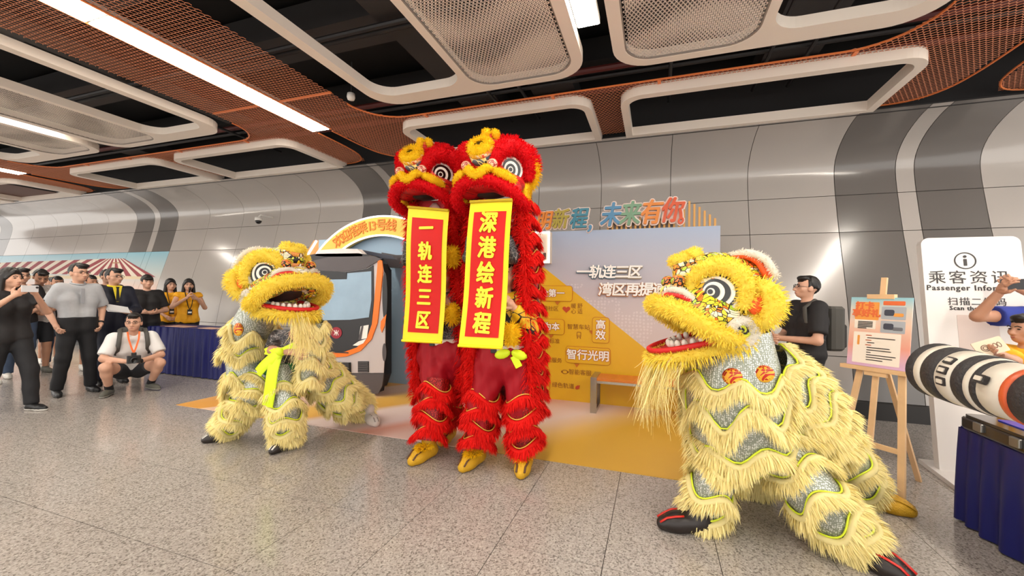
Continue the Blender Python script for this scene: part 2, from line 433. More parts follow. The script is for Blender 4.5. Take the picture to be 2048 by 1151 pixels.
def cloud_frame(xa, mirror, y0, perf=True):
    """2.53 m wide white frame; opening on one side, perforated sheet on the other"""
    w = 2.53; y1 = 4.28
    def mx(a, b): return (xa + a, xa + b) if not mirror else (xa + w - b, xa + w - a)
    ox0, ox1 = mx(0, w); hx0, hx1 = mx(.12, 1.22); px0, px1 = mx(1.30, 2.42)
    f = bpy.data.objects.new('ceiling_frame', None); f.location = (xa + w / 2, 3, ZF); link(f, ceiling); WL[f.name] = Vector(f.location)
    out = rrect(ox0, ox1, y0, y1, .34, 8, (1, 1, 0, 0))
    # body as strips around the two openings: outer rim, rim of opening, rim of sheet
    midx = (max(hx0, px0) + min(hx1, px1)) / 2
    for nm, (a, b, yy), rr in (('opening', (hx0, hx1, 4.06), .24), ('sheet', (px0, px1, 4.18), .26)):
        inner = rrect(a, b, y0 + .1, yy, rr, 8, (1, 1, 0, 0))
        if (a < midx): oo = rrect(ox0, midx, y0, y1, .34, 8, (0, 1, 0, 0))
        else: oo = rrect(midx, ox1, y0, y1, .34, 8, (1, 0, 0, 0))
        MB().ring(oo, inner, ZF, ZF + .1).build('frame_rim', WF, f)
        if nm == 'sheet':
            if perf: perforated(a, b, max(y0 + .1, 1.0), yy, rr, ZF + .012, f)
            MB().ring(rrect(a - .001, b + .001, y0 + .1, yy + .001, rr, 8, (1, 1, 0, 0)), rrect(a + .012, b - .012, y0 + .1, yy - .012, rr, 8, (1, 1, 0, 0)), ZF + .004, ZF + .02).build('sheet_edge', mat('sheet_edge', (150, 138, 128), .5), f)
    return f
for k in (-2, -1, 0):
    cloud_frame(-3.22 + PER * k, False, -3.0, k >= -1)
    cloud_frame(-.40 + PER * k, True, -3.0, k >= -1)
# ---- frames along the wall
for xa, xb in ((-.42, 2.5), (-3.48, -.77), (-8.3, -5.5), (-11.45, -8.72), (-16.3, -13.6), (-19.4, -16.7), (4.75, 6.9)):
    o = rrect(xa, xb, 4.89, 6.24, .26, 8, (0, 0, 1, 1)); i = rrect(xa + .09, xb - .09, 4.99, 6.1, .18, 8, (0, 0, 1, 1))
    MB().ring(o, i, ZF, ZF + .12).build('wall_frame', WF, ceiling)
MB().bbox((-22, 6.2, 3.742), (7, 6.36, 3.80)).build('wall_shadow_gap', PIPE, ceiling)

# ---- copper expanded mesh: real strands
def inside(px, py, poly):
    x = poly[:, 0]; y = poly[:, 1]; x2 = np.roll(x, -1); y2 = np.roll(y, -1); r = np.zeros(px.shape, bool)
    for a, b, c, d in zip(x, y, x2, y2):
        if b == d: continue
        cond = ((b > py) != (d > py)) & (px < (c - a) * (py - b) / (d - b) + a); r ^= cond
    return r
def hexmesh(regions, holes, x0, x1, y0, y1, nm):
    ax = .047; a = ax / math.sqrt(3); ay = 1.5 * a          # honeycomb pitch
    X, Y = np.meshgrid(np.arange(x0, x1, ax), np.arange(y0, y1, ay))
    X = X + (np.arange(X.shape[0]) % 2)[:, None] * ax / 2
    px, py = X.ravel(), Y.ravel()
    ok = np.zeros(px.shape, bool)
    for r in regions: ok |= inside(px, py, np.array(r))
    for h in holes: ok &= ~inside(px, py, np.array(h))
    px, py = px[ok], py[ok]
    v = [(a * math.cos(math.radians(30 + 60 * k)), a * math.sin(math.radians(30 + 60 * k))) for k in range(6)]
    edges = [(v[5], v[0]), (v[3], v[4]), (v[4], v[5])]      # each cell owns three strands
    VV = []; FF = []; n = 0; w = .0017; th = .006
    for (p0, p1) in edges:
        p0 = np.array(p0); p1 = np.array(p1); dd = nrm(p1 - p0); nn = np.array([-dd[1], dd[0]]) * w
        N = len(px); base = np.c_[px, py]
        A = base + p0; B = base + p1
        q4 = np.stack([np.c_[A - nn, np.full(N, ZM)], np.c_[B - nn, np.full(N, ZM)], np.c_[B + nn, np.full(N, ZM)], np.c_[A + nn, np.full(N, ZM)],
                       np.c_[A, np.full(N, ZM + th)], np.c_[B, np.full(N, ZM + th)]], 1)
        VV.append(q4.reshape(-1, 3)); i0 = n + np.arange(N) * 6
        FF.append(np.c_[i0 + 3, i0 + 2, i0 + 1, i0]); FF.append(np.c_[i0, i0 + 1, i0 + 5, i0 + 4])
        n += 6 * N
    o = mesh_obj(nm, np.vstack(VV), np.vstack(FF), COP, ceiling); tag(o, kind='stuff'); return o
def rail(P, closed=False, r=.011): MB().tube(P, r, 5, closed).build('mesh_rail', COPR, ceiling)
def bandpoly(k, side):
    """half of the mesh band that runs out into the hall; k module, side -1 left / +1 right of the light strip"""
    c = -4.735 + PER * k
    return c
XL, XR = -22.0, 6.9
Y0 = -2.0
holes = []; rails = []
for k in (-2, -1, 0, 1):
    hx0, hx1 = -3.75 + PER * k, 2.25 + PER * k          # opening over each pair of frames
    hp = rrect(hx0, hx1, Y0 - 2, 4.79, .55, 10, (1, 1, 0, 0)); holes.append(hp); rails.append(hp)
    gc = -4.735 + PER * k                                # slot in line with the strip light
    holes.append([(gc - .17, Y0), (gc + .17, Y0), (gc + .17, 4.86), (gc - .17, 4.86)])
    holes.append([(gc - .13, 4.82), (gc + .13, 4.82), (gc + .2, 5.9), (gc + .45, 6.4), (gc - .45, 6.4), (gc - .2, 5.9)])
for xa, xb in ((-.42, 2.5), (-3.48, -.77), (-8.3, -5.5), (-11.45, -8.72), (-16.3, -13.6), (-19.4, -16.7), (4.75, 6.9)):
    holes.append(rrect(xa + .03, xb - .03, 4.92, 6.4, .24, 6, (0, 0, 1, 1)))
main = [(XL, Y0), (XR, Y0), (XR, 6.24), (XL, 6.24)]
hexmesh([main], holes, -14.5, 6.9, 1.0, 6.26, 'expanded_mesh')
far = MB()
for x0, x1, y0, y1 in ((-22, -14.5, 4.8, 6.2),): far.bbox((x0, y0, ZM), (x1, y1, ZM + .004))
far.build('mesh_panel', mat('copper_far', (92, 56, 40), .6), ceiling)
for hp in rails: rail([(x, y, ZM) for x, y in hp if y > -1], False)
for k in (-2, -1, 0, 1):
    gc = -4.735 + PER * k
    for sgn in (-1, 1):
        rail([(gc + sgn * .17, y, ZM) for y in (Y0, 4.84)])
        pts = smooth_path([(gc + sgn * .13, 4.9, ZM), (gc + sgn * .15, 5.6, ZM), (gc + sgn * .25, 6.0, ZM), (gc + sgn * .5, 6.22, ZM), (gc + sgn * 1.0, 6.26, ZM)], 20); rail(pts)
        MB().bbox((min(gc + sgn * .19, gc + sgn * 1.0), 3.92, ZM - .006), (max(gc + sgn * .19, gc + sgn * 1.0), 3.955, ZM + .012)).build('mesh_seam', COPR, ceiling)
for x in (-2.97, -1.2, .02, 1.82, -6.3, -7.9, -9.3, -10.6): MB().bbox((x - .018, 4.8, ZM - .006), (x + .018, 5.0, ZM + .012)).build('mesh_seam', COPR, ceiling)

# ---- lamps: linear strips set in the mesh and between the frames
LED = mat('strip_light', (255, 252, 244), emit=LIGHT_STRENGTH, ecol=(255, 246, 232)); HOUS = mat('lamp_housing', (235, 232, 226), .4)
def strip(x, w, y0, y1, z, label, group):
    t = thing('ceiling_light', label, 'ceiling light', (x, (y0 + y1) / 2, z), group)
    MB().bbox((x - w / 2, y0, z + .004), (x + w / 2, y1, z + .06)).build('housing', HOUS, t)
    MB().bbox((x - w / 2 + .012, y0 + .008, z - .004), (x + w / 2 - .012, y1 - .008, z + .003)).build('diffuser', LED, t)
nm = {(0, 0): 'bright linear ceiling light nearest the wall in the left copper mesh band', (0, 1): 'middle linear ceiling light of the left copper mesh band', (0, 2): 'linear ceiling light at the top left edge of the photo'}
for k in (-1, 0, 1):
    for j in range(6):
        y1 = 4.82 - 1.31 * j
        lab = nm.get((k, j), 'linear ceiling light in line behind the ones over the hall' if k == 0 else ('linear ceiling light in the farthest left copper mesh band' if k == -1 else 'linear ceiling light in the right copper mesh band outside the view'))
        strip(-4.735 + PER * k, .32, y1 - 1.29, y1, ZM - .01, lab, 'linear lights set in the copper mesh')
for k in (-1, 0):
    for j in range(5):
        y1 = 3.65 - 1.31 * j
        lab = {(0, 0): 'short linear light between the two perforated white ceiling frames', (-1, 0): 'linear light above the striped white ceiling frame at far left'}.get((k, j), 'linear light between ceiling frames behind the camera' if k == 0 else 'linear light between the far left ceiling frames, out of view')
        strip(-.585 + PER * k, .20, y1 - 1.29, y1, ZM, lab, 'linear lights between the white frames')
# smoke detector hanging by the mesh corner
p = fl(702, 196, 3.83)
sd = thing('smoke_detector', 'small white smoke detector hanging beside the copper mesh', 'detector', p)
MB().lathe([(.0, .06), (.045, .055), (.05, .01), (.04, -.02), (.0, -.03)], 14, p).build('body', MATS['white_plastic'], sd, True)
MB().tube([p + (0, 0, .05), p + (0, 0, .45)], .008, 6).build('drop_rod', PIPE, sd)
# ------------------------------------------------------------------ FLOOR MAT
def plate(name, px, Y, th, m, par, label=None):
    """flat piece facing the hall: outline surveyed on plane y = Y, th metres thick towards the hall"""
    P = np.array([at(u, v, Y) for u, v in px]); 
    mb = MB(); n = len(P); V = np.vstack([P, P - (0, th, 0)])
    a = np.array(P)[:, [0, 2]]; area = 0.5 * np.sum(a[:, 0] * np.roll(a[:, 1], -1) - np.roll(a[:, 0], -1) * a[:, 1])
    idx = list(range(n))
    F = [idx[::-1], [n + i for i in idx]] + [[i, (i + 1) % n, n + (i + 1) % n, n + i] for i in idx]
    if area < 0: F = [f[::-1] for f in F]
    mb.add(V, F); return mb.build(name, m, par, label=label)
CARP = mat('mat_print', (216, 168, 70), rough=.42)
nt, b, L = nodes(CARP)
ge = nt.nodes.new('ShaderNodeNewGeometry'); sp = nt.nodes.new('ShaderNodeSeparateXYZ'); L.new(ge.outputs['Position'], sp.inputs[0])
ma = nt.nodes.new('ShaderNodeMath'); ma.operation = 'MULTIPLY_ADD'; ma.inputs[1].default_value = -.72; L.new(sp.outputs['Y'], ma.inputs[0]); L.new(sp.outputs['X'], ma.inputs[2])
mr = nt.nodes.new('ShaderNodeMapRange'); mr.inputs['From Min'].default_value = -9.6; mr.inputs['From Max'].default_value = -1.6; L.new(ma.outputs[0], mr.inputs['Value'])
rp = ramp(nt, [(0.0, (232, 206, 180)), (0.10, (226, 176, 120)), (0.19, (222, 160, 72)), (0.235, (222, 160, 72)), (0.24, (226, 190, 160)), (.30, (220, 184, 164)), (.34, (222, 176, 84)), (.40, (216, 166, 70)), (.425, (228, 208, 200)), (.50, (220, 196, 194)), (.53, (214, 150, 132)), (.57, (222, 186, 176)), (.64, (224, 202, 196)), (.70, (222, 182, 110)), (.74, (214, 168, 62)), (1.0, (210, 164, 60))])
L.new(mr.outputs['Result'], rp.inputs['Fac']); L.new(rp.outputs['Color'], b.inputs['Base Color'])
fm = MB().prism([(-5.62, 3.49), (.72, 3.53), (.95, 5.62), (-5.55, 5.62)], 0, .004).build('floor_mat', CARP)
tag(fm, 'printed floor mat, golden yellow with pink and white stripes, before the backdrop', 'floor mat')

# ------------------------------------------------------------------ BACKDROP
YB = 5.60
BG = mat('backdrop_print', (176, 172, 182), rough=.4)
nt, b, L = nodes(BG)
ge = nt.nodes.new('ShaderNodeNewGeometry'); sp = nt.nodes.new('ShaderNodeSeparateXYZ'); L.new(ge.outputs['Position'], sp.inputs[0])
mr = nt.nodes.new('ShaderNodeMapRange'); mr.inputs['From Max'].default_value = 2.33; L.new(sp.outputs['Z'], mr.inputs['Value'])
rp = ramp(nt, [(0.0, (206, 190, 190)), (.45, (204, 188, 186)), (.66, (188, 178, 184)), (.85, (176, 178, 192)), (1.0, (160, 176, 202))])
L.new(mr.outputs['Result'], rp.inputs['Fac'])
vo = nt.nodes.new('ShaderNodeTexVoronoi'); vo.inputs['Scale'].default_value = 22; vo.inputs['Randomness'].default_value = .35; L.new(ge.outputs['Position'], vo.inputs['Vector'])
no = nt.nodes.new('ShaderNodeTexNoise'); no.inputs['Scale'].default_value = 3.2; L.new(ge.outputs['Position'], no.inputs['Vector'])
lt = nt.nodes.new('ShaderNodeMath'); lt.operation = 'LESS_THAN'; lt.inputs[1].default_value = .33; L.new(vo.outputs['Distance'], lt.inputs[0])
g2 = nt.nodes.new('ShaderNodeMath'); g2.operation = 'GREATER_THAN'; g2.inputs[1].default_value = .5; L.new(no.outputs['Fac'], g2.inputs[0])
zz = nt.nodes.new('ShaderNodeMath'); zz.operation = 'LESS_THAN'; zz.inputs[1].default_value = 1.6; L.new(sp.outputs['Z'], zz.inputs[0])
m1 = nt.nodes.new('ShaderNodeMath'); m1.operation = 'MULTIPLY'; L.new(lt.outputs[0], m1.inputs[0]); L.new(g2.outputs[0], m1.inputs[1])
m2 = nt.nodes.new('ShaderNodeMath'); m2.operation = 'MULTIPLY'; L.new(m1.outputs[0], m2.inputs[0]); L.new(zz.outputs[0], m2.inputs[1])
m3 = nt.nodes.new('ShaderNodeMath'); m3.operation = 'MULTIPLY'; m3.inputs[1].default_value = .28; L.new(m2.outputs[0], m3.inputs[0])
mx = nt.nodes.new('ShaderNodeMix'); mx.data_type = 'RGBA'; L.new(m3.outputs[0], mx.inputs['Factor']); L.new(rp.outputs['Color'], mx.inputs['A']); mx.inputs['B'].default_value = srgb(236, 226, 226)
L.new(mx.outputs['Result'], b.inputs['Base Color'])
GOLD = mat('backdrop_gold', (222, 172, 30), rough=.4)
WHITE = mat('white_print', (245, 242, 236), .4); BROWN = mat('brown_print', (150, 92, 18), .5); ORL = mat('outline_orange', (190, 104, 20), .5)
bd = thing('backdrop_board', 'grey and gold exhibition backdrop board with slogan bubbles behind the red lions', 'backdrop', (-1, YB, 0))
MB().bbox((-2.75, YB, 0), (.75, YB + .12, 2.33)).build('board', BG, bd)
xa, za = at(1095, 540, YB)[[0, 2]]; xb, zb = at(1345, 740, YB)[[0, 2]]; sl = (zb - za) / (xb - xa)
x0 = -2.75; xe = xb - zb / sl
MB().prism([(x0, .004), (min(xe, .75), .004), (min(xe, .75), max(.004, za + sl * (min(xe, .75) - xa))), (xa - .05, za - sl * .05), (x0, za - sl * .05)], 0, .006, R=RF, c=(0, YB, 0)).build('gold_field', GOLD, bd)
def bubble(px0, py0, px1, py1, txt, size, tail, vertical=False):
    c = (at(px0, py0, YB - .02) + at(px1, py1, YB - .02)) / 2; w = at(px1, py0, YB - .02)[0] - at(px0, py0, YB - .02)[0]; h = at(px0, py0, YB - .02)[2] - at(px0, py1, YB - .02)[2]
    r = rrect(-w / 2, w / 2, -h / 2, h / 2, .035, 4)
    o = MB().prism(r, .008, .020, R=RF, c=(c[0], YB, c[2])).build('speech_bubble', GOLD, bd)
    ro = rrect(-w / 2 - .006, w / 2 + .006, -h / 2 - .006, h / 2 + .006, .04, 4)
    MB().prism(ro, .006, .012, R=RF, c=(c[0], YB, c[2])).build('bubble_outline', ORL, o)
    tx, tz = tail
    MB().prism([(tx - .03, tz + .05), (tx + .04, tz + .05), (tx + .005, tz)], .006, .018, R=RF, c=(c[0], YB, c[2])).build('bubble_tail', ORL, o)
    if vertical: lst = [(ch, 0, (.5 * (len(txt) - 1) - i) * size * 1.02) for i, ch in enumerate(txt)]
    else: lst = [(txt, 0, 0)]
    for ch, dx, dz in lst:
        text('lettering_outline', ch, ORL, o, (c[0] + dx, YB - .0225, c[2] + dz - size * .02), RF, size, .002, size * .075, .98)
        text('lettering', ch, WHITE, o, (c[0] + dx, YB - .0255, c[2] + dz - size * .02), RF, size, .002, size * .022, .98)
bubble(1052, 572, 1144, 601, '安全第一', .115, (.12, -.16))
bubble(1048, 638, 1128, 667, '以人为本', .115, (.1, -.16))
bubble(1185, 635, 1218, 685, '高效', .135, (-.125, -.06), True)
bubble(1132, 695, 1220, 727, '智行光明', .145, (-.15, -.17))
bubble(1040, 752, 1099, 778, '节水', .13, (.1, -.14))
def small(u, v, s, size, sx=1): 
    p = at(u, v, YB - .008); text('lettering', s, BROWN, bd, (p[0], YB - .0085, p[2]), RF, size, .0015, .0, 1.0, 0, sx)
small(1096, 617, '和谐社区', .075); small(1147, 612, '暖', .075); small(1160, 612, '舒', .075); small(1147, 623, '心', .075); small(1160, 623, '适', .075)
small(1157, 654, '智慧车站', .078); small(1104, 682, '高标准', .075); small(1103, 720, '优质服务', .075); small(1160, 745, '智能客服', .078); small(1126, 771, '绿色轨道', .078)
REDP = mat('heart_red', (190, 70, 28), .5)
p = at(1133, 618, YB); hp = [(.055 * (16 * math.sin(t) ** 3) / 16, .05 * (13 * math.cos(t) - 5 * math.cos(2 * t) - 2 * math.cos(3 * t) - math.cos(4 * t)) / 16) for t in np.linspace(0, 2 * PI, 24, endpoint=False)][::-1]
MB().prism(hp, .006, .011, R=RF, c=(p[0], YB, p[2])).build('heart_icon', REDP, bd)
p = at(1158, 669, YB)
mb = MB(); mb.ring(rrect(-.03, .03, -.03, .04, .012, 3), rrect(-.022, .022, -.022, .032, .008, 3), .006, .01, R=RF, c=(p[0], YB, p[2])); mb.box((p[0], YB - .008, p[2] - .008), (.05, .004, .006)); mb.box((p[0] - .02, YB - .008, p[2] - .042), (.012, .004, .02)); mb.box((p[0] + .02, YB - .008, p[2] - .042), (.012, .004, .02)); mb.build('train_icon', BROWN, bd)
p = at(1130, 743, YB)
mb = MB(); mb.ring(rrect(-.04, .04, -.028, .028, .027, 4), rrect(-.03, .03, -.02, .02, .019, 4), .006, .01, R=RF, c=(p[0], YB, p[2])); mb.box((p[0] - .045, YB - .008, p[2]), (.012, .004, .025)); mb.box((p[0] + .045, YB - .008, p[2]), (.012, .004, .025)); mb.build('headset_icon', BROWN, bd)
p = at(1155, 774, YB); MB().prism([(-.03, -.02), (-.005, -.03), (.025, -.015), (.035, .03), (.0, .028), (-.025, .01)], .006, .01, R=RF, c=(p[0], YB, p[2])).build('leaf_icon', REDP, bd)
# slogans standing out from the board
TEAL = mat('slogan_teal', (70, 110, 130), .5); SAND = mat('slogan_sand', (170, 150, 120), .5); OR2 = mat('slogan_orange', (196, 122, 60), .5)
def slogan(s, u0, v0, du, size, m):
    for i, ch in enumerate(s):
        p = at(u0 + du * i, v0, YB - .03); mm = m if not isinstance(m, list) else m[i]
        text('slogan_shadow', ch, mm, bd, (p[0] - .004, YB - .016, p[2] - .006), RF, size, .010, size * .06, 1, .12)
        text('slogan_letter', ch, WHITE, bd, (p[0], YB - .034, p[2]), RF, size, .004, size * .03, 1, .12)
slogan('一轨连三区', 1166, 545, 26, .185, [TEAL, TEAL, TEAL, SAND, SAND])
slogan('湾区再提速', 1211, 580, 27, .185, OR2)
# headline on top of the board
HC = [mat('headline_orange', (216, 128, 44), .45), mat('headline_olive', (166, 150, 60), .45), mat('headline_teal', (60, 128, 150), .45), mat('headline_blue', (74, 132, 172), .45), mat('headline_green', (110, 150, 120), .45), mat('headline_red', (206, 82, 40), .45)]
hd = thing('headline_sign', 'cut-out headline letters in rainbow colours standing on top of the backdrop', 'sign', (-.6, 5.62, 2.33))
PINKW = mat('headline_rim', (236, 216, 206), .45)
for ch, u, v, size, m in (('光', 1052, 447, .26, HC[5]), ('明', 1090, 444, .26, HC[0]), ('新', 1122, 441, .27, HC[1]), ('程', 1159, 440, .28, HC[2]), ('，', 1190, 448, .24, HC[3]), ('未', 1223, 433, .31, HC[3]), ('来', 1261, 431, .31, HC[4]), ('有', 1303, 428, .31, HC[0]), ('你', 1345, 424, .31, HC[5]), ('。', 1374, 433, .24, HC[5])):
    p = at(u, v, 5.6)
    sl_ = text('letter', ch, m, hd, (p[0], 5.57, p[2]), RF, size * .87, .012, size * .026, 1, .22, 1.0, 1.22)
    text('letter_rim', ch, PINKW, hd, (p[0], 5.60, p[2]), RF, size * .87, .012, size * .085, 1, .22, 1.0, 1.22)
AMB = mat('fin_amber', (214, 160, 84), .5); FIN = mat('fin_back', (120, 112, 108), .5)
hts = [.08, .09, .1, .12, .12, .13, .15, .16, .17, .19, .21, .24, .27, .29, .32, .34, .34, .33, .29, .25, .2, .15, .1]
pL = at(1216, 452, 5.64)[0]; pR = at(1430, 449, 5.64)[0]
for i, hh in enumerate(hts):
    x = pL + (pR - pL) * i / (len(hts) - 1); MB().bbox((x - .012, 5.63, 2.32), (x + .012, 5.66, 2.33 + hh)).build('amber_fin', AMB, hd)
MB().bbox((pL, 5.665, 2.32), (pL + (pR - pL) * .64, 5.675, 2.46)).build('fin_backing', FIN, hd)
# edge-lit picture box on the board
lb = thing('light_box', 'picture box with glowing white edge at the top of the backdrop beside the red lion', 'light box', (-1.7, 5.5, 1.9))
a = at(1101, 463, 5.5); c = at(1101, 526, 5.5)
LEDW = mat('led_edge', (255, 255, 252), emit=3.0, ecol=(255, 250, 245))
MB().bbox((a[0] - .75, 5.47, c[2]), (a[0], 5.60, a[2])).build('case', mat('box_cream', (226, 206, 186), .5), lb)
MB().ring([(a[0] - .75, c[2]), (a[0], c[2]), (a[0], a[2]), (a[0] - .75, a[2])], [(a[0] - .73, c[2] + .02), (a[0] - .022, c[2] + .02), (a[0] - .022, a[2] - .02), (a[0] - .73, a[2] - .02)], 0, .012, R=RF, c=(0, 5.468, 0)).build('glowing_edge', LEDW, lb)
MB().bbox((a[0] - .09, 5.462, c[2] + .05), (a[0] - .05, 5.468, c[2] + .14)).build('printed_figure', mat('dark_print', (90, 60, 50), .5), lb)

# ------------------------------------------------------------------ TRAIN PHOTO PROP with arch
tp = thing('train_prop', 'life-size cut-out metro train front with orange stripe and blue windscreen', 'train prop', (-4.2, 5.0, 0))
YT = 4.80
SILV = mat('train_silver', (196, 188, 188), .35); BLKT = mat('train_black', (26, 24, 26), .3); DKG = mat('train_grey', (78, 72, 74), .4); ORG = mat('train_orange', (240, 122, 22), .35)
GLS = mat('train_glass_print', (140, 168, 190), .2, spec=.6, var=.08, vscale=2.5); LBL = mat('pale_blue_board', (156, 184, 206), .4)
rb = [(616, 800), (614, 560), (616, 530), (624, 518), (660, 511), (745, 510), (764, 514), (776, 528), (779, 560), (777, 700), (773, 745), (768, 780), (752, 792), (640, 800)]
plate('body', rb, YT + .30, .30, BLKT, tp)
plate('front_panel', [(628, 745), (622, 540), (640, 525), (745, 521), (765, 526), (772, 560), (771, 690), (768, 745)], YT, .012, SILV, tp)
plate('skirt', [(632, 746), (769, 746), (766, 770), (758, 786), (640, 792)], YT, .02, DKG, tp)
plate('roof_brow', [(619, 536), (626, 522), (660, 514), (748, 512), (765, 518), (750, 527), (735, 536), (690, 543), (640, 542)], YT, .03, DKG, tp)
plate('mask', [(630, 541), (690, 544), (736, 537), (747, 530), (748, 600), (744, 650), (735, 678), (715, 695), (690, 703), (640, 704), (628, 690)], YT - .014, .01, BLKT, tp)
plate('windscreen', [(636, 559), (694, 558), (695, 546), (743, 542), (743, 600), (738, 634), (700, 639), (636, 640)], YT - .024, .004, GLS, tp)
plate('display', [(632, 540), (694, 544), (694, 557), (632, 558)], YT - .024, .008, mat('display_black', (12, 12, 13), .25), tp)
ou = [(757, 518), (765, 521), (767, 540), (761, 600), (756, 645), (744, 678), (722, 701), (695, 712), (660, 715), (640, 715)]
inn = [(640, 704), (660, 704), (690, 703), (715, 694), (735, 676), (745, 648), (750, 600), (755, 545)]
plate('orange_stripe', ou + inn, YT - .012, .016, ORG, tp)
plate('step_slot', [(650, 701), (697, 704), (697, 706), (650, 704)], YT - .03, .004, BLKT, tp)
def ellp(u, v, a, b_, n=20): return [(u + a * math.cos(t), v + b_ * math.sin(t)) for t in np.linspace(0, 2 * PI, n, endpoint=False)]
plate('side_window', ellp(770, 592, 5, 48), YT - .012, .006, BLKT, tp); plate('side_window', ellp(769, 704, 4, 18), YT - .012, .006, DKG, tp)
plate('orange_arrow', [(762, 642), (773, 628), (770, 650), (764, 665), (761, 655)], YT - .018, .006, ORG, tp)
plate('headlight', [(722, 652), (738, 649), (734, 676), (718, 679)], YT - .026, .008, WHITE, tp); plate('headlight', [(706, 690), (718, 682), (733, 677), (727, 686), (716, 691)], YT - .026, .008, WHITE, tp)
plate('headlight_grille', [(723, 652), (727, 651), (722, 679), (717, 679)], YT - .036, .004, DKG, tp)
plate('headlight', [(628, 683), (638, 686), (637, 690), (628, 687)], YT - .026, .008, WHITE, tp)
plate('vent', [(716, 722), (738, 722), (738, 744), (716, 744)], YT - .014, .004, BLKT, tp)
for i in range(5): plate('vent_slat', [(717, 724 + i * 4.2), (737, 724 + i * 4.2), (737, 726 + i * 4.2), (717, 726 + i * 4.2)], YT - .018, .012, DKG, tp)
plate('coupler_cover', [(640, 722), (702, 724), (703, 775), (640, 778)], YT - .012, .05, BLKT, tp); plate('coupler', [(655, 735), (690, 736), (690, 765), (655, 766)], YT - .064, .01, DKG, tp)
plate('coupler_plate', [(660, 740), (684, 741), (684, 760), (660, 760)], YT - .075, .01, mat('steel', (170, 168, 165), .3, metal=.8), tp)
plate('roof_pod', [(640, 512), (652, 501), (690, 498), (724, 499), (734, 508), (734, 514), (660, 514)], YT + .1, .1, mat('roof_white', (214, 210, 208), .4), tp)
plate('roof_rail', [(733, 509), (728, 500), (790, 512), (796, 519), (760, 517)], YT + .3, .06, mat('roof_navy', (56, 60, 74), .4), tp)
LOGO = mat('logo_crimson', (150, 24, 44), .4)
lg = plate('logo_disc', ellp(673, 665, 11, 11.5, 24), YT - .026, .006, LOGO, tp)
def roundel_mark(c, s, par, d):
    """white mark: two mirrored arcs tied by a bar"""
    mb = MB()
    for sg in (1, -1):
        pts = [(c[0] + s * .62 * math.cos(t), c[1] - d, c[2] + sg * s * .62 + sg * -s * .62 * abs(math.sin(t)) * .95 - sg * s * -.0) for t in np.linspace(PI, 2 * PI, 13)]
        mb.tube(pts, s * .10, 6)
    mb.box((c[0], c[1] - d, c[2]), (s * .2, s * .12, s * 1.35)); mb.box((c[0], c[1] - d, c[2]), (s * .9, s * .12, s * .17))
    mb.build('logo_mark', WHITE, par)
roundel_mark(at(673, 665, YT - .032), .058, lg, .003)
# boards behind the train
plate('blue_board', [(640, 770), (640, 480), (830, 470), (850, 770)], 5.62, .03, LBL, tp)
plate('car_side_roof', [(779, 530), (779, 507), (806, 512), (840, 512), (840, 536), (790, 536)], 5.5, .2, DKG, tp)
plate('car_side_edge', [(777, 531), (783, 540), (783, 745), (774, 770), (772, 750), (777, 700)], 5.3, .3, BLKT, tp)
# arch
ar = thing('arch_sign', 'glowing arch sign with orange greeting lettering over the train prop', 'arch sign', (-4.1, 5.45, 0))
AC = np.array([-4.1, .97]); RO, RI = 1.67, 1.37
YEL = mat('arch_yellow', (234, 196, 84), .4)
ths = np.radians(np.linspace(4, 148, 48))
ring_o = [(AC[0] + RO * math.cos(t), AC[1] + RO * math.sin(t)) for t in ths]; ring_i = [(AC[0] + RI * math.cos(t), AC[1] + RI * math.sin(t)) for t in ths]
MB().prism(ring_o + ring_i[::-1], 0, .10, R=RF, c=(0, 5.52, 0)).build('band', YEL, ar)
LEDA = mat('arch_led', (250, 246, 255), emit=.9, ecol=(246, 240, 255))
for rr in (RO, RI): MB().tube([(AC[0] + rr * math.cos(t), 5.42, AC[1] + rr * math.sin(t)) for t in ths], .015, 6).build('glowing_edge', LEDA, ar)
LET = mat('arch_letter', (226, 130, 40), .4)
for ch, u, v in (('欢', 678, 485), ('迎', 691, 472), ('搭', 707, 462), ('乘', 725, 455), ('1', 740, 451), ('3', 748, 450), ('号', 763, 450), ('线', 783, 450)):
    q = at(u, v, 5.42); an = math.atan2(q[2] - AC[1], q[0] - AC[0]) - PI / 2
    ca, sa = math.cos(an), math.sin(an); Rr = np.array([[ca, 0, sa], [-sa, 0, ca], [0, -1, 0]]).T
    rad = (RO + RI) / 2; a2 = an + PI / 2
    text('letter', ch, LET, ar, (AC[0] + rad * math.cos(a2), 5.414, AC[1] + rad * math.sin(a2)), Rr, .2, .006, .004)
plate('side_band', [(612, 515), (633, 481), (664, 481), (642, 515)], 5.75, .06, mat('arch_orange', (228, 158, 84), .4), ar)
P_ = [at(612, 515, 5.68), at(633, 481, 5.68)]; MB().tube(P_, .02, 6).build('glowing_edge', LEDA, ar)
plate('arch_fill', [(672, 515), (690, 488), (715, 474), (745, 466), (790, 466), (830, 476), (830, 515)], 5.6, .02, LBL, ar)

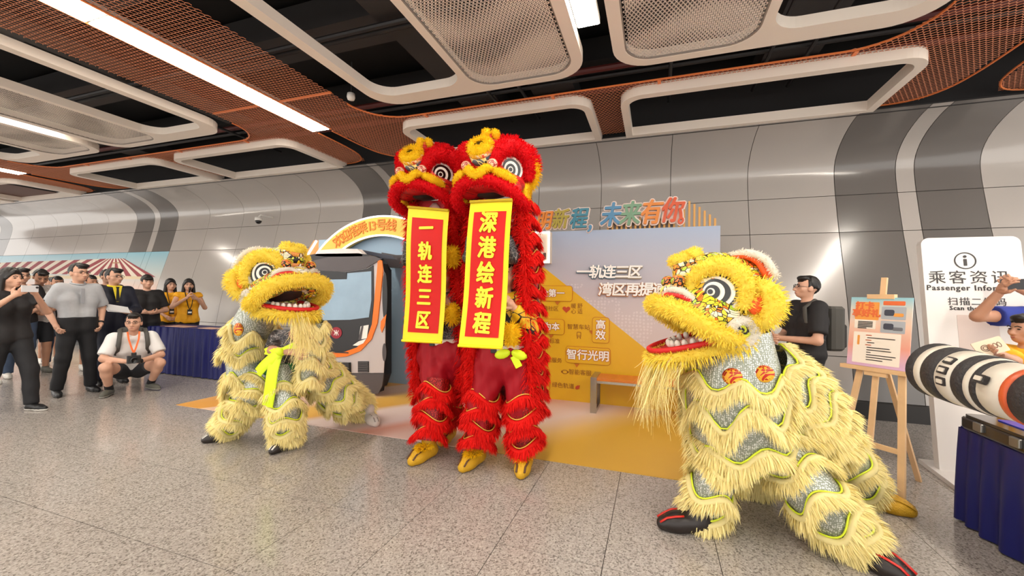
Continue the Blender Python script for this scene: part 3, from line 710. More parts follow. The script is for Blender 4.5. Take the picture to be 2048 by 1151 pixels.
# ------------------------------------------------------------------ BENCH
bn = thing('bench', 'low bench with orange wooden seat and steel ends before the gold board', 'bench', (.3, 5.32, 0))
STL = mat('bench_steel', (168, 162, 150), .22, metal=.9); BW = mat('bench_wood', (212, 122, 40), .4, var=.12, vscale=9)
bx0, bx1, by0, by1, bz = -.74, 1.0, 5.14, 5.50, .43
for i in range(4):
    y0 = by0 + (by1 - by0) * i / 4; MB().rbox(((bx0 + bx1) / 2, y0 + .045, bz - .015), (bx1 - bx0 - .1, .084, .03), .008).build('seat_slat', BW, bn)
MB().bbox((bx0 + .03, by0 - .005, bz - .06), (bx1 - .03, by0 + .02, bz - .03)).build('front_rail', STL, bn); MB().bbox((bx0 + .03, by1 - .02, bz - .06), (bx1 - .03, by1 + .005, bz - .03)).build('back_rail', STL, bn)
for x in (bx0, bx1 - .075):
    e = MB().ring([(by0 - .02, 0.0), (by1 + .02, 0.0), (by1 + .02, bz + .012), (by0 - .02, bz + .012)], [(by0 + .02, .05), (by1 - .02, .05), (by1 - .02, bz - .03), (by0 + .02, bz - .03)], 0, .075, R=np.array([[0, 0, 1], [1, 0, 0], [0, 1, 0]]), c=(x, 0, 0)).build('end_frame', STL, bn)

# ------------------------------------------------------------------ EASEL and poster
WOOD = mat('easel_pine', (224, 186, 140), .5, var=.08, vscale=6)
pL_ = np.array([1.39, 3.91, .0]); pR_ = np.array([1.637, 3.637, .0]); ex = nrm(pR_ - pL_); en = np.array([ex[1], -ex[0], 0]);
if en[1] > 0: en = -en
es = thing('easel', 'pale pine display easel beside the yellow lion costume', 'easel', (1.6, 3.85, 0))
def lean(p, z, k=.12): return np.array(p) - en * k * (z - .0) + np.array([0, 0, z]) - np.array([0, 0, p[2]])
mid = (pL_ + pR_) / 2
def bar(a, b_, w, t, nm, m=None, par=None):
    a = np.array(a); b_ = np.array(b_); d = nrm(b_ - a); s = nrm(np.cross(d, en)); n2 = np.cross(s, d)
    R = np.array([s, n2, d]).T
    return MB().box((a + b_) / 2, (w, t, np.linalg.norm(b_ - a)), R).build(nm, m or WOOD, par if par is not None else es)
A = mid - ex * .20; Bf = mid + ex * .19; top = mid
bar(lean(A - ex * .03, 0), lean(mid - ex * .10, 1.02), .04, .022, 'leg'); bar(lean(Bf, 0), lean(mid + ex * .14, 1.0), .042, .022, 'leg')
bar(lean(mid - ex * .02, .36), lean(mid, 1.62), .036, .02, 'mast')
bk = fl(1838, 962); bar(bk, lean(mid, 1.05) - en * .03, .034, .02, 'back_leg')
bar(lean(A + ex * .0, .37), lean(Bf, .37), .036, .018, 'crossbar')
bar(lean(mid - ex * .23, .925) + en * .02, lean(mid + ex * .23, .925) + en * .02, .03, .06, 'ledge'); bar(lean(mid - ex * .07, .90) + en * .03, lean(mid + ex * .07, .90) + en * .03, .045, .02, 'ledge_clamp')
bar(lean(mid - ex * .085, 1.475) + en * .02, lean(mid + ex * .085, 1.475) + en * .02, .035, .045, 'top_clamp')
po = thing('event_poster', 'pastel event poster with orange title resting on the pine easel', 'poster', lean(mid, .94))
POST = mat('poster_print', (230, 190, 180), .45)
nt, b, L = nodes(POST); ge = nt.nodes.new('ShaderNodeNewGeometry'); sp = nt.nodes.new('ShaderNodeSeparateXYZ'); L.new(ge.outputs['Position'], sp.inputs[0])
mr = nt.nodes.new('ShaderNodeMapRange'); mr.inputs['From Min'].default_value = .94; mr.inputs['From Max'].default_value = 1.46; L.new(sp.outputs['Z'], mr.inputs['Value'])
rp = ramp(nt, [(0.0, (214, 176, 214)), (.12, (226, 180, 196)), (.3, (232, 160, 140)), (.6, (238, 200, 176)), (.85, (214, 214, 204)), (1.0, (150, 202, 214))]); L.new(mr.outputs['Result'], rp.inputs['Fac']); L.new(rp.outputs['Color'], b.inputs['Base Color'])
up = nrm(lean(mid, 1.0) - lean(mid, 0)); nn = np.cross(ex, up)
if np.dot(nn, en) < 0: nn = -nn
PR = np.array([ex, up, nn]).T; PC = lean(mid, 1.205) + en * .03
PWD, PHT = .385, .53
def pp(a, b_): return PC + ex * a * PWD / 2 + up * b_ * PHT / 2
def pbox(a0, b0, a1, b1, d, m, nm, par=po):
    r = rrect(a0 * PWD / 2, a1 * PWD / 2, b0 * PHT / 2, b1 * PHT / 2, .006, 3); return MB().prism(r, .004, .004 + d, R=PR, c=PC).build(nm, m, par)
MB().box(PC, (PWD, PHT, .008), PR).build('board', POST, po)
CREAM = mat('poster_cream', (246, 236, 222), .5); INK = mat('poster_ink', (70, 62, 58), .5); ORP = mat('poster_orange', (238, 160, 70), .5); VER = mat('poster_vermilion', (228, 110, 56), .5); GRY = mat('poster_photo', (170, 176, 184), .5)
pbox(-.82, .08, -.1, .5, .001, CREAM, 'text_card'); pbox(-.82, .34, -.02, .86, .002, ORP, 'title_card'); pbox(-.82, -.92, .72, -.02, .001, CREAM, 'detail_card')
text('title_lettering', '打卡', VER, po, pp(-.5, .74) + nn * .008, PR, .062, .0008, .003); text('title_lettering', '享好礼', VER, po, pp(-.44, .52) + nn * .008, PR, .062, .0008, .003)
pbox(.1, .78, .78, .90, .002, VER, 'heading_strip')
for b0, b1 in ((.38, .74), (.0, .34)):
    ph = pbox(.06, b0, .82, b1, .0015, GRY, 'train_picture'); MB().prism(rrect(.03, .09, (b0 + b1) / 2 * PHT / 2 - .02, (b0 + b1) / 2 * PHT / 2 + .025, .012, 4), .005, .008, R=PR, c=PC).build('picture_train', mat('picture_dark', (58, 64, 80), .4), ph)
    MB().prism(rrect(.085, .145, (b0 + b1) / 2 * PHT / 2 - .025, (b0 + b1) / 2 * PHT / 2 + .0, .008, 4), .005, .007, R=PR, c=PC).build('picture_tail', ORP if b0 > .2 else mat('picture_grey', (110, 112, 120), .4), ph)
for i in range(5): pbox(-.7, .27 - i * .045, -.2 - .2 * (i == 4), .285 - i * .045, .002, INK, 'text_line')
for i, (a0, a1) in enumerate(((-.4, -.2), (-.35, .55), (-.4, -.2), (-.35, -.1), (-.4, -.2), (-.35, .4), (-.35, .45), (-.35, -.2), (-.35, .6), (-.35, .5), (-.35, .2))):
    pbox(a0, -.12 - i * .07, a1, -.095 - i * .07, .002, VER if i in (0, 2, 4) else INK, 'text_line')
pbox(-.68, -.4, -.6, -.12, .002, ORP, 'side_heading')

# ------------------------------------------------------------------ PASSENGER INFORMATION STAND
STW = mat('stand_white', (234, 230, 226), .35); INK2 = mat('stand_ink', (52, 48, 48), .5)
def atX(u, v, X):
    d = RC @ _cd(u, v); t = X / d[0]; return np.array([X, t * d[1], CAMH + t * d[2]])
T0 = atX(1841, 476, 2.27); B0 = atX(1876, 900, 2.27)
sdv = nrm(T0 - B0); Bb = B0 - sdv * (B0[2] / sdv[2]); hgt = T0[2] / sdv[2]
SR = np.array([[1, 0, 0], sdv, np.cross([1, 0, 0], sdv)]).T
if SR[1, 2] > 0: SR[:, 2] *= -1
snn = SR[:, 2]; WS = .67
st = thing('information_stand', 'tall white leaning passenger information stand by the grey wall panels', 'info stand', (Bb[0] + WS / 2, Bb[1], 0))
cs = (Bb[0] + WS / 2, Bb[1], 0.0)
MB().prism(rrect(-WS / 2, WS / 2, .03, hgt, .06, 6, (1, 1, 0, 0)), -.07, 0, R=SR, c=cs).build('panel', STW, st)
MB().prism([(-.42, -.38), (.36, -.38), (.36, .25), (-.36, .25)], 0, .035, c=(cs[0], cs[1], 0)).build('base', STW, st)
def sp_(a, b_): return np.array(cs) + np.array([1, 0, 0]) * a + sdv * b_
def loc_on_stand(u, v):
    d = RC @ _cd(u, v); o = np.array([0, 0, CAMH]); t = np.dot(np.array(cs) - o, snn) / np.dot(d, snn); return o + t * d
c = loc_on_stand(1930, 521); Rring = [(.075 * math.cos(t), .075 * math.sin(t)) for t in np.linspace(0, 2 * PI, 32, endpoint=False)]
MB().ring(Rring, [(.88 * x, .88 * y) for x, y in Rring], .0, .004, R=SR, c=c).build('icon_ring', INK2, st)
mb = MB(); mb.prism(rrect(-.011, .011, -.045, .015, .002, 2), .0, .004, R=SR, c=c); mb.prism([(.012 * math.cos(t), .037 + .012 * math.sin(t)) for t in np.linspace(0, 2 * PI, 12, endpoint=False)], 0, .004, R=SR, c=c); mb.build('icon_letter', INK2, st)
for s, u, v, size, off, spc in (('乘客资讯', 1936, 556, .125, .0, 1.25), ('Passenger Information', 1953, 576, .066, .0012, 1.13), ('扫描二维码', 1953, 604, .075, .0, 1.1), ('Scan the QR code', 1960, 617, .05, .0012, 1.1)):
    text('lettering', s, INK2, st, loc_on_stand(u, v) + snn * .003, SR, size, .001, off, spc)
a = loc_on_stand(1913, 629)
MB().prism(rrect(0, .27, -.31, 0, .008, 2), .0, .002, R=SR, c=a).build('blank_square', mat('blank_panel', (222, 206, 198), .5), st)

# ------------------------------------------------------------------ TABLES with pleated skirts
NAVY = mat('skirt_navy', (14, 20, 92), .42); NAVT = mat('cloth_navy', (18, 26, 100), .5)
def skirt_table(name, label, x0, x1, y0, y1, zt):
    t = thing(name, label, 'table', ((x0 + x1) / 2, (y0 + y1) / 2, 0))
    MB().bbox((x0, y0, zt - .03), (x1, y1, zt)).build('tabletop', NAVT, t)
    per = []
    for a, b_, n in (((x0, y0), (x1, y0), 1), ((x1, y0), (x1, y1), 1), ((x1, y1), (x0, y1), 1), ((x0, y1), (x0, y0), 1)):
        a = np.array(a); b_ = np.array(b_); Ld = np.linalg.norm(b_ - a); k = int(Ld / .018)
        no = np.array([b_[1] - a[1], a[0] - b_[0]]) / Ld
        for i in range(k): per.append((a + (b_ - a) * i / k, no, Ld * i / k))
    pts = []
    for zf, amp in ((1, .004), (.75, .012), (.4, .017), (.0, .02)):
        pts.append([np.r_[p + no * (.008 + amp * (1 + math.sin(s * 46 + 1.9 * math.sin(s * 7) + math.sin(s * 3.1)))), .012 + (zt - .02) * zf] for p, no, s in per] )
    pts = np.array(pts); pts = np.concatenate([pts, pts[:, :1]], 1)
    MB().grid(pts).build('pleated_skirt', NAVY, t, True)
    for x in (x0 + .06, x1 - .06):
        for y in (y0 + .06, y1 - .06): MB().tube([(x, y, 0), (x, y, zt - .03)], .018, 8).build('leg', MATS['steel'], t)
    return t
ztl = at(350, 655, 4.67)[2]
skirt_table('skirted_table', 'table with dark blue pleated skirt before the women in yellow vests', -8.35, -6.1, 4.7, 5.22, ztl)
pfl = fl(345, 656, ztl + .01)
lf = MB().rbox((-7.75, 4.86, ztl + .004), (.5, .22, .006), .01).build('leaflet_stack', mat('leaflet', (214, 170, 150), .5)); tag(lf, 'pinkish leaflets lying on the blue skirted table', 'leaflets')
lf = MB().rbox((-7.0, 4.85, ztl + .004), (.35, .2, .006), .01).build('leaflet_stack', MATS['leaflet']); tag(lf, 'small leaflet pile at the right end of the blue table', 'leaflets')
zt2 = atX(1885, 835, 1.94)[2]
skirt_table('skirted_table', 'table with royal blue pleated skirt at the right edge of the photo', 1.94, 2.75, 1.55, 3.6, zt2)
# ------------------------------------------------------------------ implicit-surface modelling (bodies, heads, clothes)
def surface_nets(F, lo, h):
    s = F < 0; nx, ny, nz = F.shape
    c = np.zeros((nx - 1, ny - 1, nz - 1), np.int8)
    offs = [(i, j, k) for i in (0, 1) for j in (0, 1) for k in (0, 1)]
    def sub(A, o): return A[o[0]:nx - 1 + o[0], o[1]:ny - 1 + o[1], o[2]:nz - 1 + o[2]]
    for o in offs: c += sub(s, o)
    act = (c > 0) & (c < 8)
    ids = np.full(act.shape, -1, np.int64); I = np.argwhere(act); ids[act] = np.arange(len(I))
    if len(I) == 0: return np.zeros((0, 3)), np.zeros((0, 4), int)
    acc = np.zeros((len(I), 3)); cnt = np.zeros(len(I))
    vals = {o: F[I[:, 0] + o[0], I[:, 1] + o[1], I[:, 2] + o[2]] for o in offs}
    for a in offs:
        for ax in range(3):
            if a[ax]: continue
            b = list(a); b[ax] = 1; b = tuple(b)
            va, vb = vals[a], vals[b]; m = (va < 0) != (vb < 0)
            t = np.where(m, va / np.where(m, va - vb, 1), 0)
            p = np.tile(np.array(a, float), (len(I), 1)); p[:, ax] = t
            acc[m] += p[m]; cnt[m] += 1
    V = lo + (I + acc / cnt[:, None]) * h
    Q = []
    for ax in range(3):
        o1, o2 = [(1, 2), (2, 0), (0, 1)][ax]
        sl0 = [slice(None)] * 3; sl1 = [slice(None)] * 3; sl0[ax] = slice(0, -1); sl1[ax] = slice(1, None)
        d = s[tuple(sl0)] != s[tuple(sl1)]
        E = np.argwhere(d); E = E[(E[:, o1] > 0) & (E[:, o2] > 0) & (E[:, o1] < F.shape[o1] - 1) & (E[:, o2] < F.shape[o2] - 1)]
        flip = s[E[:, 0], E[:, 1], E[:, 2]]
        def cell(a, b):
            q = E.copy(); q[:, o1] -= a; q[:, o2] -= b; return ids[q[:, 0], q[:, 1], q[:, 2]]
        q = np.stack([cell(1, 1), cell(0, 1), cell(0, 0), cell(1, 0)], 1)
        q[~flip] = q[~flip][:, ::-1]; Q.append(q)
    return V, np.vstack(Q)
def smin(a, b, k):
    h = np.clip(.5 + .5 * (b - a) / k, 0, 1); return b * (1 - h) + a * h - k * h * (1 - h)
def cone(a, b, ra, rb, sc=None):
    a = np.array(a, float); b = np.array(b, float)
    def f(P):
        A, B, Q = a, b, P
        if sc is not None: A, B, Q = a * sc, b * sc, P * sc
        ba = B - A; pa = Q - A; t = np.clip((pa @ ba) / max(1e-9, ba @ ba), 0, 1)
        return np.linalg.norm(pa - t[:, None] * ba, axis=1) - (ra + (rb - ra) * t)
    return f
def elli(c, r, R=None):
    c = np.array(c, float); r = np.array(r, float)
    def f(P):
        q = P - c
        if R is not None: q = q @ R
        k0 = np.linalg.norm(q / r, axis=1); k1 = np.linalg.norm(q / (r * r), axis=1)
        return k0 * (k0 - 1) / (k1 + 1e-9)
    return f
def union(fs, k=.02):
    def f(P):
        d = fs[0](P)
        for g in fs[1:]: d = smin(d, g(P), k)
        return d
    return f
def polygonise(f, lo, hi, h):
    lo = np.array(lo, float); hi = np.array(hi, float); n = np.ceil((hi - lo) / h).astype(int) + 1
    X, Y, Z = np.meshgrid(*[lo[i] + h * np.arange(n[i]) for i in range(3)], indexing='ij')
    P = np.c_[X.ravel(), Y.ravel(), Z.ravel()]
    # coarse pre-pass keeps the cost down
    return surface_nets(f(P).reshape(tuple(n)), lo, h)

SKIN = mat('skin', (212, 164, 138), .5, sub=0); SKIN2 = mat('skin_tan', (190, 140, 112), .5); HAIR = mat('hair_black', (26, 22, 21), .45); EYE = mat('eye_dark', (30, 22, 20), .3); LIP = mat('lip', (170, 96, 86), .5); GLASSES = mat('glasses_frame', (40, 36, 36), .3)
def hand_mesh(w, d, pn, side, s, curl=.5, h=.0055):
    """five-fingered hand: w wrist, d pointing direction, pn palm normal, side +1/-1 where the thumb leaves"""
    d = nrm(d); pn = nrm(np.array(pn) - d * np.dot(pn, d)); x = np.cross(d, pn) * side
    fr = lambda a, b, c: np.array(w) + (x * a + d * b + pn * c) * s
    fs = [cone(fr(0, -.02, 0), fr(0, .03, 0), .024 * s, .03 * s), cone(fr(-.018, .05, 0), fr(.02, .05, 0), .021 * s, .021 * s), cone(fr(-.022, .08, 0), fr(.024, .085, 0), .014 * s, .014 * s)]
    for i, (xo, L) in enumerate(((.033, .068), (.011, .078), (-.011, .072), (-.032, .055))):
        p0 = (xo, .085, 0); a1 = curl * .8; p1 = (xo * 1.08, .085 + L * .45 * math.cos(a1), L * .45 * math.sin(a1)); a2 = curl * 2.0
        p2 = (xo * 1.08, p1[1] + L * .35 * math.cos(a2), p1[2] + L * .35 * math.sin(a2)); a3 = curl * 2.8; p3 = (xo * 1.05, p2[1] + L * .25 * math.cos(a3), p2[2] + L * .25 * math.sin(a3))
        for q0, q1, r0, r1 in ((p0, p1, .0095, .009), (p1, p2, .009, .0085), (p2, p3, .0085, .007)): fs.append(cone(fr(*q0), fr(*q1), r0 * s, r1 * s))
    t0 = (.03, .02, .008); t1 = (.058, .05, .02); t2 = (.062, .078, .03 + .02 * curl)
    fs += [cone(fr(*t0), fr(*t1), .014 * s, .0115 * s), cone(fr(*t1), fr(*t2), .0115 * s, .008 * s)]
    pts = np.array([fr(a, b, c) for a in (-.06, .085) for b in (-.04, .18) for c in (-.05, .1)])
    return polygonise(union(fs, .006), pts.min(0), pts.max(0), h)
STD = dict(hip=(0, 0, .92), neck=(0, .01, 1.455), head=(0, -.015, 1.50), sl=(.168, .01, 1.40), sr=(-.168, .01, 1.40), el=(.245, .04, 1.13), er=(-.245, .04, 1.13), wl=(.26, -.04, .89), wr=(-.26, -.04, .89),
           hl=(.085, 0, .90), hr=(-.085, 0, .90), kl=(.10, -.02, .49), kr=(-.10, -.02, .49), al=(.11, .03, .075), ar=(-.11, .03, .075))
def person(label, loc, yaw=0, h=1.7, pose=None, top=None, bottom=None, sleeve=.75, hem=.86, legs=1.0, shoes=None, hair='short', skin=None, glasses=False, build=1.0, hy=0, hp=0, female=False,
           neck_col=None, res=.016, face=True, curl=.5, hands=None, skirt=False, collar=None, open_front=None, shirt_inner=None, group=None, tuck=None, baggy=0.0):
    J = dict(STD); J.update(pose or {}); s = h / 1.72
    J = {k: np.array(v, float) * s for k, v in J.items()}; skin = skin or SKIN
    Rz = rot(0, 0, yaw); loc = np.array(loc, float)
    W = lambda V: V @ Rz.T + loc
    t = thing('person', label, 'person', loc, group); tuck = hem >= .89 if tuck is None else tuck
    b = build; hipc, neck = J['hip'], J['neck']; upv = nrm(neck - hipc); sh_mid = (J['sl'] + J['sr']) / 2
    lat = nrm(J['sl'] - J['sr']); fwd = np.cross(upv, lat); fwd = nrm(fwd)   # local -y in rest
    fwd = -fwd if np.dot(fwd, (0, -1, 0)) < -.3 else fwd
    w = .9 if female else 1.0
    def tor(inf):
        P = []
        along = lambda f: hipc + (neck - hipc) * f
        # flattened trunk: pairs of side-by-side cones
        for sg in (-1, 1):
            l2 = lat * sg
            P.append(cone(along(-.02) + l2 * .075 * s * b, along(.28) + l2 * .06 * s * b, (.108 * (1.03 if female else 1)) * s * b + inf, .098 * s * b * w + inf))
            P.append(cone(along(.28) + l2 * .06 * s * b, along(.62) + l2 * .085 * s * b * w, .098 * s * b * w + inf, .108 * s * b * w + inf))
            P.append(cone(along(.62) + l2 * .085 * s * b * w, along(.84) + l2 * .095 * s * b * w, .108 * s * b * w + inf, .072 * s * b * w + inf))
            shp = J['sl'] if sg > 0 else J['sr']
            P.append(cone(along(.9) + l2 * .03 * s, shp, .058 * s + inf, .052 * s * (.5 + .5 * b) * w + inf))
        if female: P += [elli(along(.62) + fwd * .075 * s + lat * .07 * s * sg, (.06 * s + inf, .06 * s + inf, .06 * s + inf)) for sg in (-1, 1)]
        return P
    def arm(sd, inf, frac=2.0):
        a, e, r = J['s' + sd], J['e' + sd], J['w' + sd]; out = []
        if frac <= 1:
            out.append(cone(a, a + (e - a) * frac, .058 * s * w * (.6 + .4 * b) + inf, (.052 * s * w) + inf * 1.5)); end = a + (e - a) * frac; dr = nrm(e - a)
        else:
            out.append(cone(a, e, .056 * s * w * (.6 + .4 * b) + inf, .043 * s * w + inf)); f2 = min(1, frac - 1); end = e + (r - e) * f2; dr = nrm(r - e)
            out.append(cone(e, end, .043 * s * w + inf, (.043 + (.03 - .043) * f2) * s * w + inf))
        return out, end, dr
    def leg(sd, inf, frac=2.0):
        a, k, q = J['h' + sd], J['k' + sd], J['a' + sd]; out = []
        if frac <= 1: end = a + (k - a) * frac; dr = nrm(k - a); out.append(cone(a, end, .09 * s * b + inf, (.09 - .034 * frac) * s * b + inf))
        else:
            out.append(cone(a, k, .09 * s * b + inf, .058 * s * b + inf)); f2 = min(1, frac - 1); end = k + (q - k) * f2; dr = nrm(q - k)
            if inf < .004:
                mid_ = k + (q - k) * .3 - fwd * -.0; out += [cone(k, mid_, .056 * s * b, .055 * s * b), cone(mid_, end, .055 * s * b, .036 * s)]
            else: out.append(cone(k, end, .058 * s * b + inf, (.058 - .012 * f2) * s * b + inf))
        return out, end, dr
    # ---- body (one surface) + head and hands at finer grain
    hd_base = J['head']
    Rh = rot(0, 0, hy) @ rot(hp, 0, 0)
    HS = s * (1.02 if h > 1.4 else 1.12)
    H = lambda a: hd_base + Rh @ (np.array(a, float) * HS)
    parts = tor(0)
    for sd in 'lr': parts += arm(sd, 0)[0] + leg(sd, 0)[0]
    parts.append(cone(neck - upv * .03 * s, H((0, .02, .07)), .056 * s * w, .05 * s * w))
    pts = np.array(list(J.values())); lo = pts.min(0) - .19 * s; hi = pts.max(0) + .19 * s; lo[2] = max(lo[2], -.02)
    V, F = polygonise(union(parts, .025 * s), lo, hi, res)
    VS = [V]; FS = [F]; n = len(V)
    hf = [elli(H((0, .018, .135)), np.array((.078, .098, .098)) * HS, Rh), elli(H((0, -.015, .075)), np.array((.062, .078, .078)) * HS, Rh), elli(H((0, -.05, .03)), np.array((.034, .034, .026)) * HS, Rh),
          cone(H((0, .02, .06)), neck - upv * .02 * s, .05 * s * w, .054 * s * w), elli(H((.055, -.05, .085)), np.array((.02, .02, .024)) * HS, Rh), elli(H((-.055, -.05, .085)), np.array((.02, .02, .024)) * HS, Rh)]
    nose = [cone(H((0, -.086, .118)), H((0, -.108, .078)), .008 * HS, .015 * HS), cone(H((-.014, -.094, .072)), H((.014, -.094, .072)), .009 * HS, .009 * HS)]
    lips = [cone(H((-.018, -.087, .045)), H((.018, -.087, .045)), .007 * HS, .007 * HS)]
    ears = [elli(H((sg * .079, .015, .1)), np.array((.012, .024, .034)) * HS, Rh) for sg in (-1, 1)]
    hfun = union(hf, .025 * HS)
    def headf(P):
        d = hfun(P)
        for e in (1, -1): d = -smin(-d, elli(H((e * .033, -.105, .112)), np.array((.022, .022, .014)) * HS, Rh)(P), .012)
        for g in nose + lips + ears: d = smin(d, g(P), .008 * HS)
        return d
    cH = H((0, 0, .1)); V, F = polygonise(headf, cH - .17 * HS, cH + .17 * HS, .0068 if h > 1.2 else .006)
    VS.append(V); FS.append(F + n); n += len(V)
    for sd, sg in (('l', 1), ('r', -1)):
        dr = nrm(J['w' + sd] - J['e' + sd]); o = (hands or {}).get(sd, {})
        d_ = nrm(o.get('d', dr)); pn = o.get('pn', (-sg * 1.0, .2, 0)); V, F = hand_mesh(J['w' + sd], d_, pn, o.get('side', 1 if sg > 0 else -1), s, o.get('curl', curl))
        VS.append(V); FS.append(F + n); n += len(V)
    mesh_obj('body', W(np.vstack(VS)), np.vstack(FS), skin, t, True)
    if face:
        for e in (1, -1):
            eb = MB(); eb.T = (Rz, loc); eb.ell(H((e * .033, -.083, .113)), np.array((.0135, .006, .0055)) * HS, 8, 6, Rh); eb.build('eye', EYE, t)
            eb = MB(); eb.T = (Rz, loc); eb.tube([H((e * .014, -.095, .131)), H((e * .035, -.095, .138)), H((e * .052, -.082, .13))], .0042 * HS, 5); eb.build('eyebrow', HAIR, t)
        eb = MB(); eb.T = (Rz, loc); eb.tube([H((-.024, -.087, .045)), H((0, -.0945, .044)), H((.024, -.087, .045))], np.array([.002, .0055, .002]) * HS, 6); eb.build('mouth', LIP, t, True)
    if glasses:
        g = MB(); g.T = (Rz, loc)
        for e in (1, -1):
            g.tube([H((e * .034 + .024 * math.cos(a), -.108 + .012 * abs(math.cos(a) * (1 if math.cos(a) * e > 0 else 0)), .113 + .017 * math.sin(a))) for a in np.linspace(0, 2 * PI, 14, endpoint=False)], .0022, 5, True)
            g.tube([H((e * .058, -.098, .118)), H((e * .078, .02, .115))], .002, 4)
        g.tube([H((-.01, -.112, .116)), H((.01, -.112, .116))], .002, 4); g.build('glasses', GLASSES, t)
    # ---- hair
    if hair:
        cap = union([elli(H((0, .022, .142)), np.array((.087, .108, .105)) * HS, Rh)], .01)
        hl = {'short': .165, 'fringe': .15, 'long': .158, 'tied': .165}[hair]
        def hairf(P):
            q = (P - hd_base) @ Rh / HS; d = cap(P) 
            face_cut = np.minimum((hl + .25 * (q[:, 1] + .08) * 0) - q[:, 2], -(q[:, 1] - (-.035 + .0 * q[:, 0])))  # in front of ears and below hairline
            d = np.maximum(d, face_cut * HS)
            low = .055 if hair in ('short', 'fringe', 'tied') else -.02
            d = np.maximum(d, (low - q[:, 2] - .35 * np.maximum(0, q[:, 1] - .03) * (1 if hair != 'long' else 0)) * HS)
            side = np.maximum(.105 - q[:, 2], .02 - q[:, 1] - .03)   # clear of the ears
            if hair in ('short', 'tied'): d = np.maximum(d, np.where(np.abs(q[:, 0]) > .05, np.minimum(side, .2), -1) * HS)
            d = d + .004 * np.sin(q[:, 0] * 160) * np.sin(q[:, 1] * 120 + q[:, 2] * 90)
            if hair == 'fringe': d = smin(d, elli(H((.0, -.068, .165)), np.array((.066, .03, .03)) * HS, Rh)(P), .012)
            if hair == 'short': d = smin(d, elli(H((.012, -.05, .205)), np.array((.062, .05, .03)) * HS, Rh)(P), .02)
            if hair == 'long':
                for e in (1, -1): d = smin(d, cone(H((e * .072, .02, .12)), H((e * .092, .025, -.10)), .028 * HS, .03 * HS)(P), .02)
                for e in (1, 0, -1): d = smin(d, cone(H((e * .04, .075, .1)), H((e * .055, .08, -.13)), .045 * HS, .035 * HS)(P), .02)
                d = smin(d, cone(H((-.03, -.07, .195)), H((-.078, -.035, .11)), .018 * HS, .014 * HS)(P), .015); d = smin(d, cone(H((.0, -.07, .2)), H((.078, -.035, .11)), .018 * HS, .014 * HS)(P), .015)
            if hair == 'tied': d = smin(d, elli(H((0, .12, .1)), np.array((.045, .04, .05)) * HS, Rh)(P), .02)
            return d
        V, F = polygonise(hairf, cH - .2 * HS - np.array([0, 0, .06]), cH + .2 * HS, .0085)
        mesh_obj('hair', W(V), F, HAIR, t, True)
    # ---- clothes
    def cloth(name, fs, clips, m, k=.03, lim=None):
        u = union(fs, k * s)
        def f(P):
            d = u(P)
            for pt, dr in clips: d = np.maximum(d, (P - pt) @ dr)
            return d + .0025 * np.sin(P[:, 2] * 38 + P[:, 0] * 21) * np.sin(P[:, 0] * 33 - P[:, 2] * 12)
        return f
    if top is not None:
        def topf(P, inf=.016 * s):
            d = union(tor(inf), .03 * s)(P); 
            hemz = hipc + upv * (hem - .92) * s
            d = np.maximum(d, (hemz - P) @ upv)
            d = np.maximum(d, (P - (neck + upv * .018 * s)) @ nrm(upv - fwd * -.35))
            for sd in 'lr':
                a_, end, dr = arm(sd, inf + .004 * s, sleeve); q = union(a_, .02)(P); q = np.maximum(q, (P - end) @ dr); d = smin(d, q, .025 * s)
            return d + .0028 * np.sin(P[:, 2] * 38 + P[:, 0] * 21) * np.sin(P[:, 0] * 33 - P[:, 2] * 12)
        V, F = polygonise(topf, lo, hi, res); o = mesh_obj('top', W(V), F, top, t, True)
        if neck_col is not None:
            nb = MB(); nb.T = (Rz, loc); ang = np.linspace(0, 2 * PI, 18, endpoint=False)
            nb.tube([neck + upv * .022 * s + (lat * math.cos(a) * .07 + fwd * math.sin(a) * .07 - upv * .022 * math.sin(a)) * s for a in ang], .012 * s, 6, True); nb.build('collar', neck_col, o)
    if bottom is not None:
        def botf(P, inf=.018 * s + baggy):
            along = lambda f: hipc + (neck - hipc) * f
            iw = .042 * s if tuck else .004 * s
            fs = [cone(along(-.06) + lat * .075 * s * b * sg, along(.2) + lat * .066 * s * b * sg, .105 * s * b + (inf + .012 * s if tuck else .006 * s), .1 * s * b * w + iw) for sg in (-1, 1)]
            d = union(fs, .03)(P); d = np.maximum(d, (P - (hipc + upv * (.10 if tuck else .03) * s)) @ upv)
            for sd in 'lr':
                a_, end, dr = leg(sd, inf, legs); q = union(a_, .03)(P); q = np.maximum(q, (P - end) @ dr); d = smin(d, q, .03 * s)
            if skirt: 
                q = cone(hipc, hipc - upv * .42 * s, .13 * s, .2 * s, np.array([1, 1, 1]))(P); d = smin(d, np.maximum(q, -(P[:, 2] - (hipc[2] - .4 * s))), .03)
            return d + (.004 + baggy * .2) * np.sin(P[:, 2] * 30 * (1 - 8 * baggy) + P[:, 0] * 15) * np.sin(P[:, 0] * (25 + baggy * 900) - P[:, 2] * 9)
        lo2 = lo.copy(); lo2[2] = max(0.012, lo2[2]); hi2 = hi.copy(); hi2[2] = max(hipc[2], J['kl'][2], J['kr'][2]) + .22 * s
        V, F = polygonise(botf, lo2, hi2, res); mesh_obj('trousers' if legs > 1.2 else ('skirt' if skirt else 'shorts'), W(V), F, bottom, t, True)
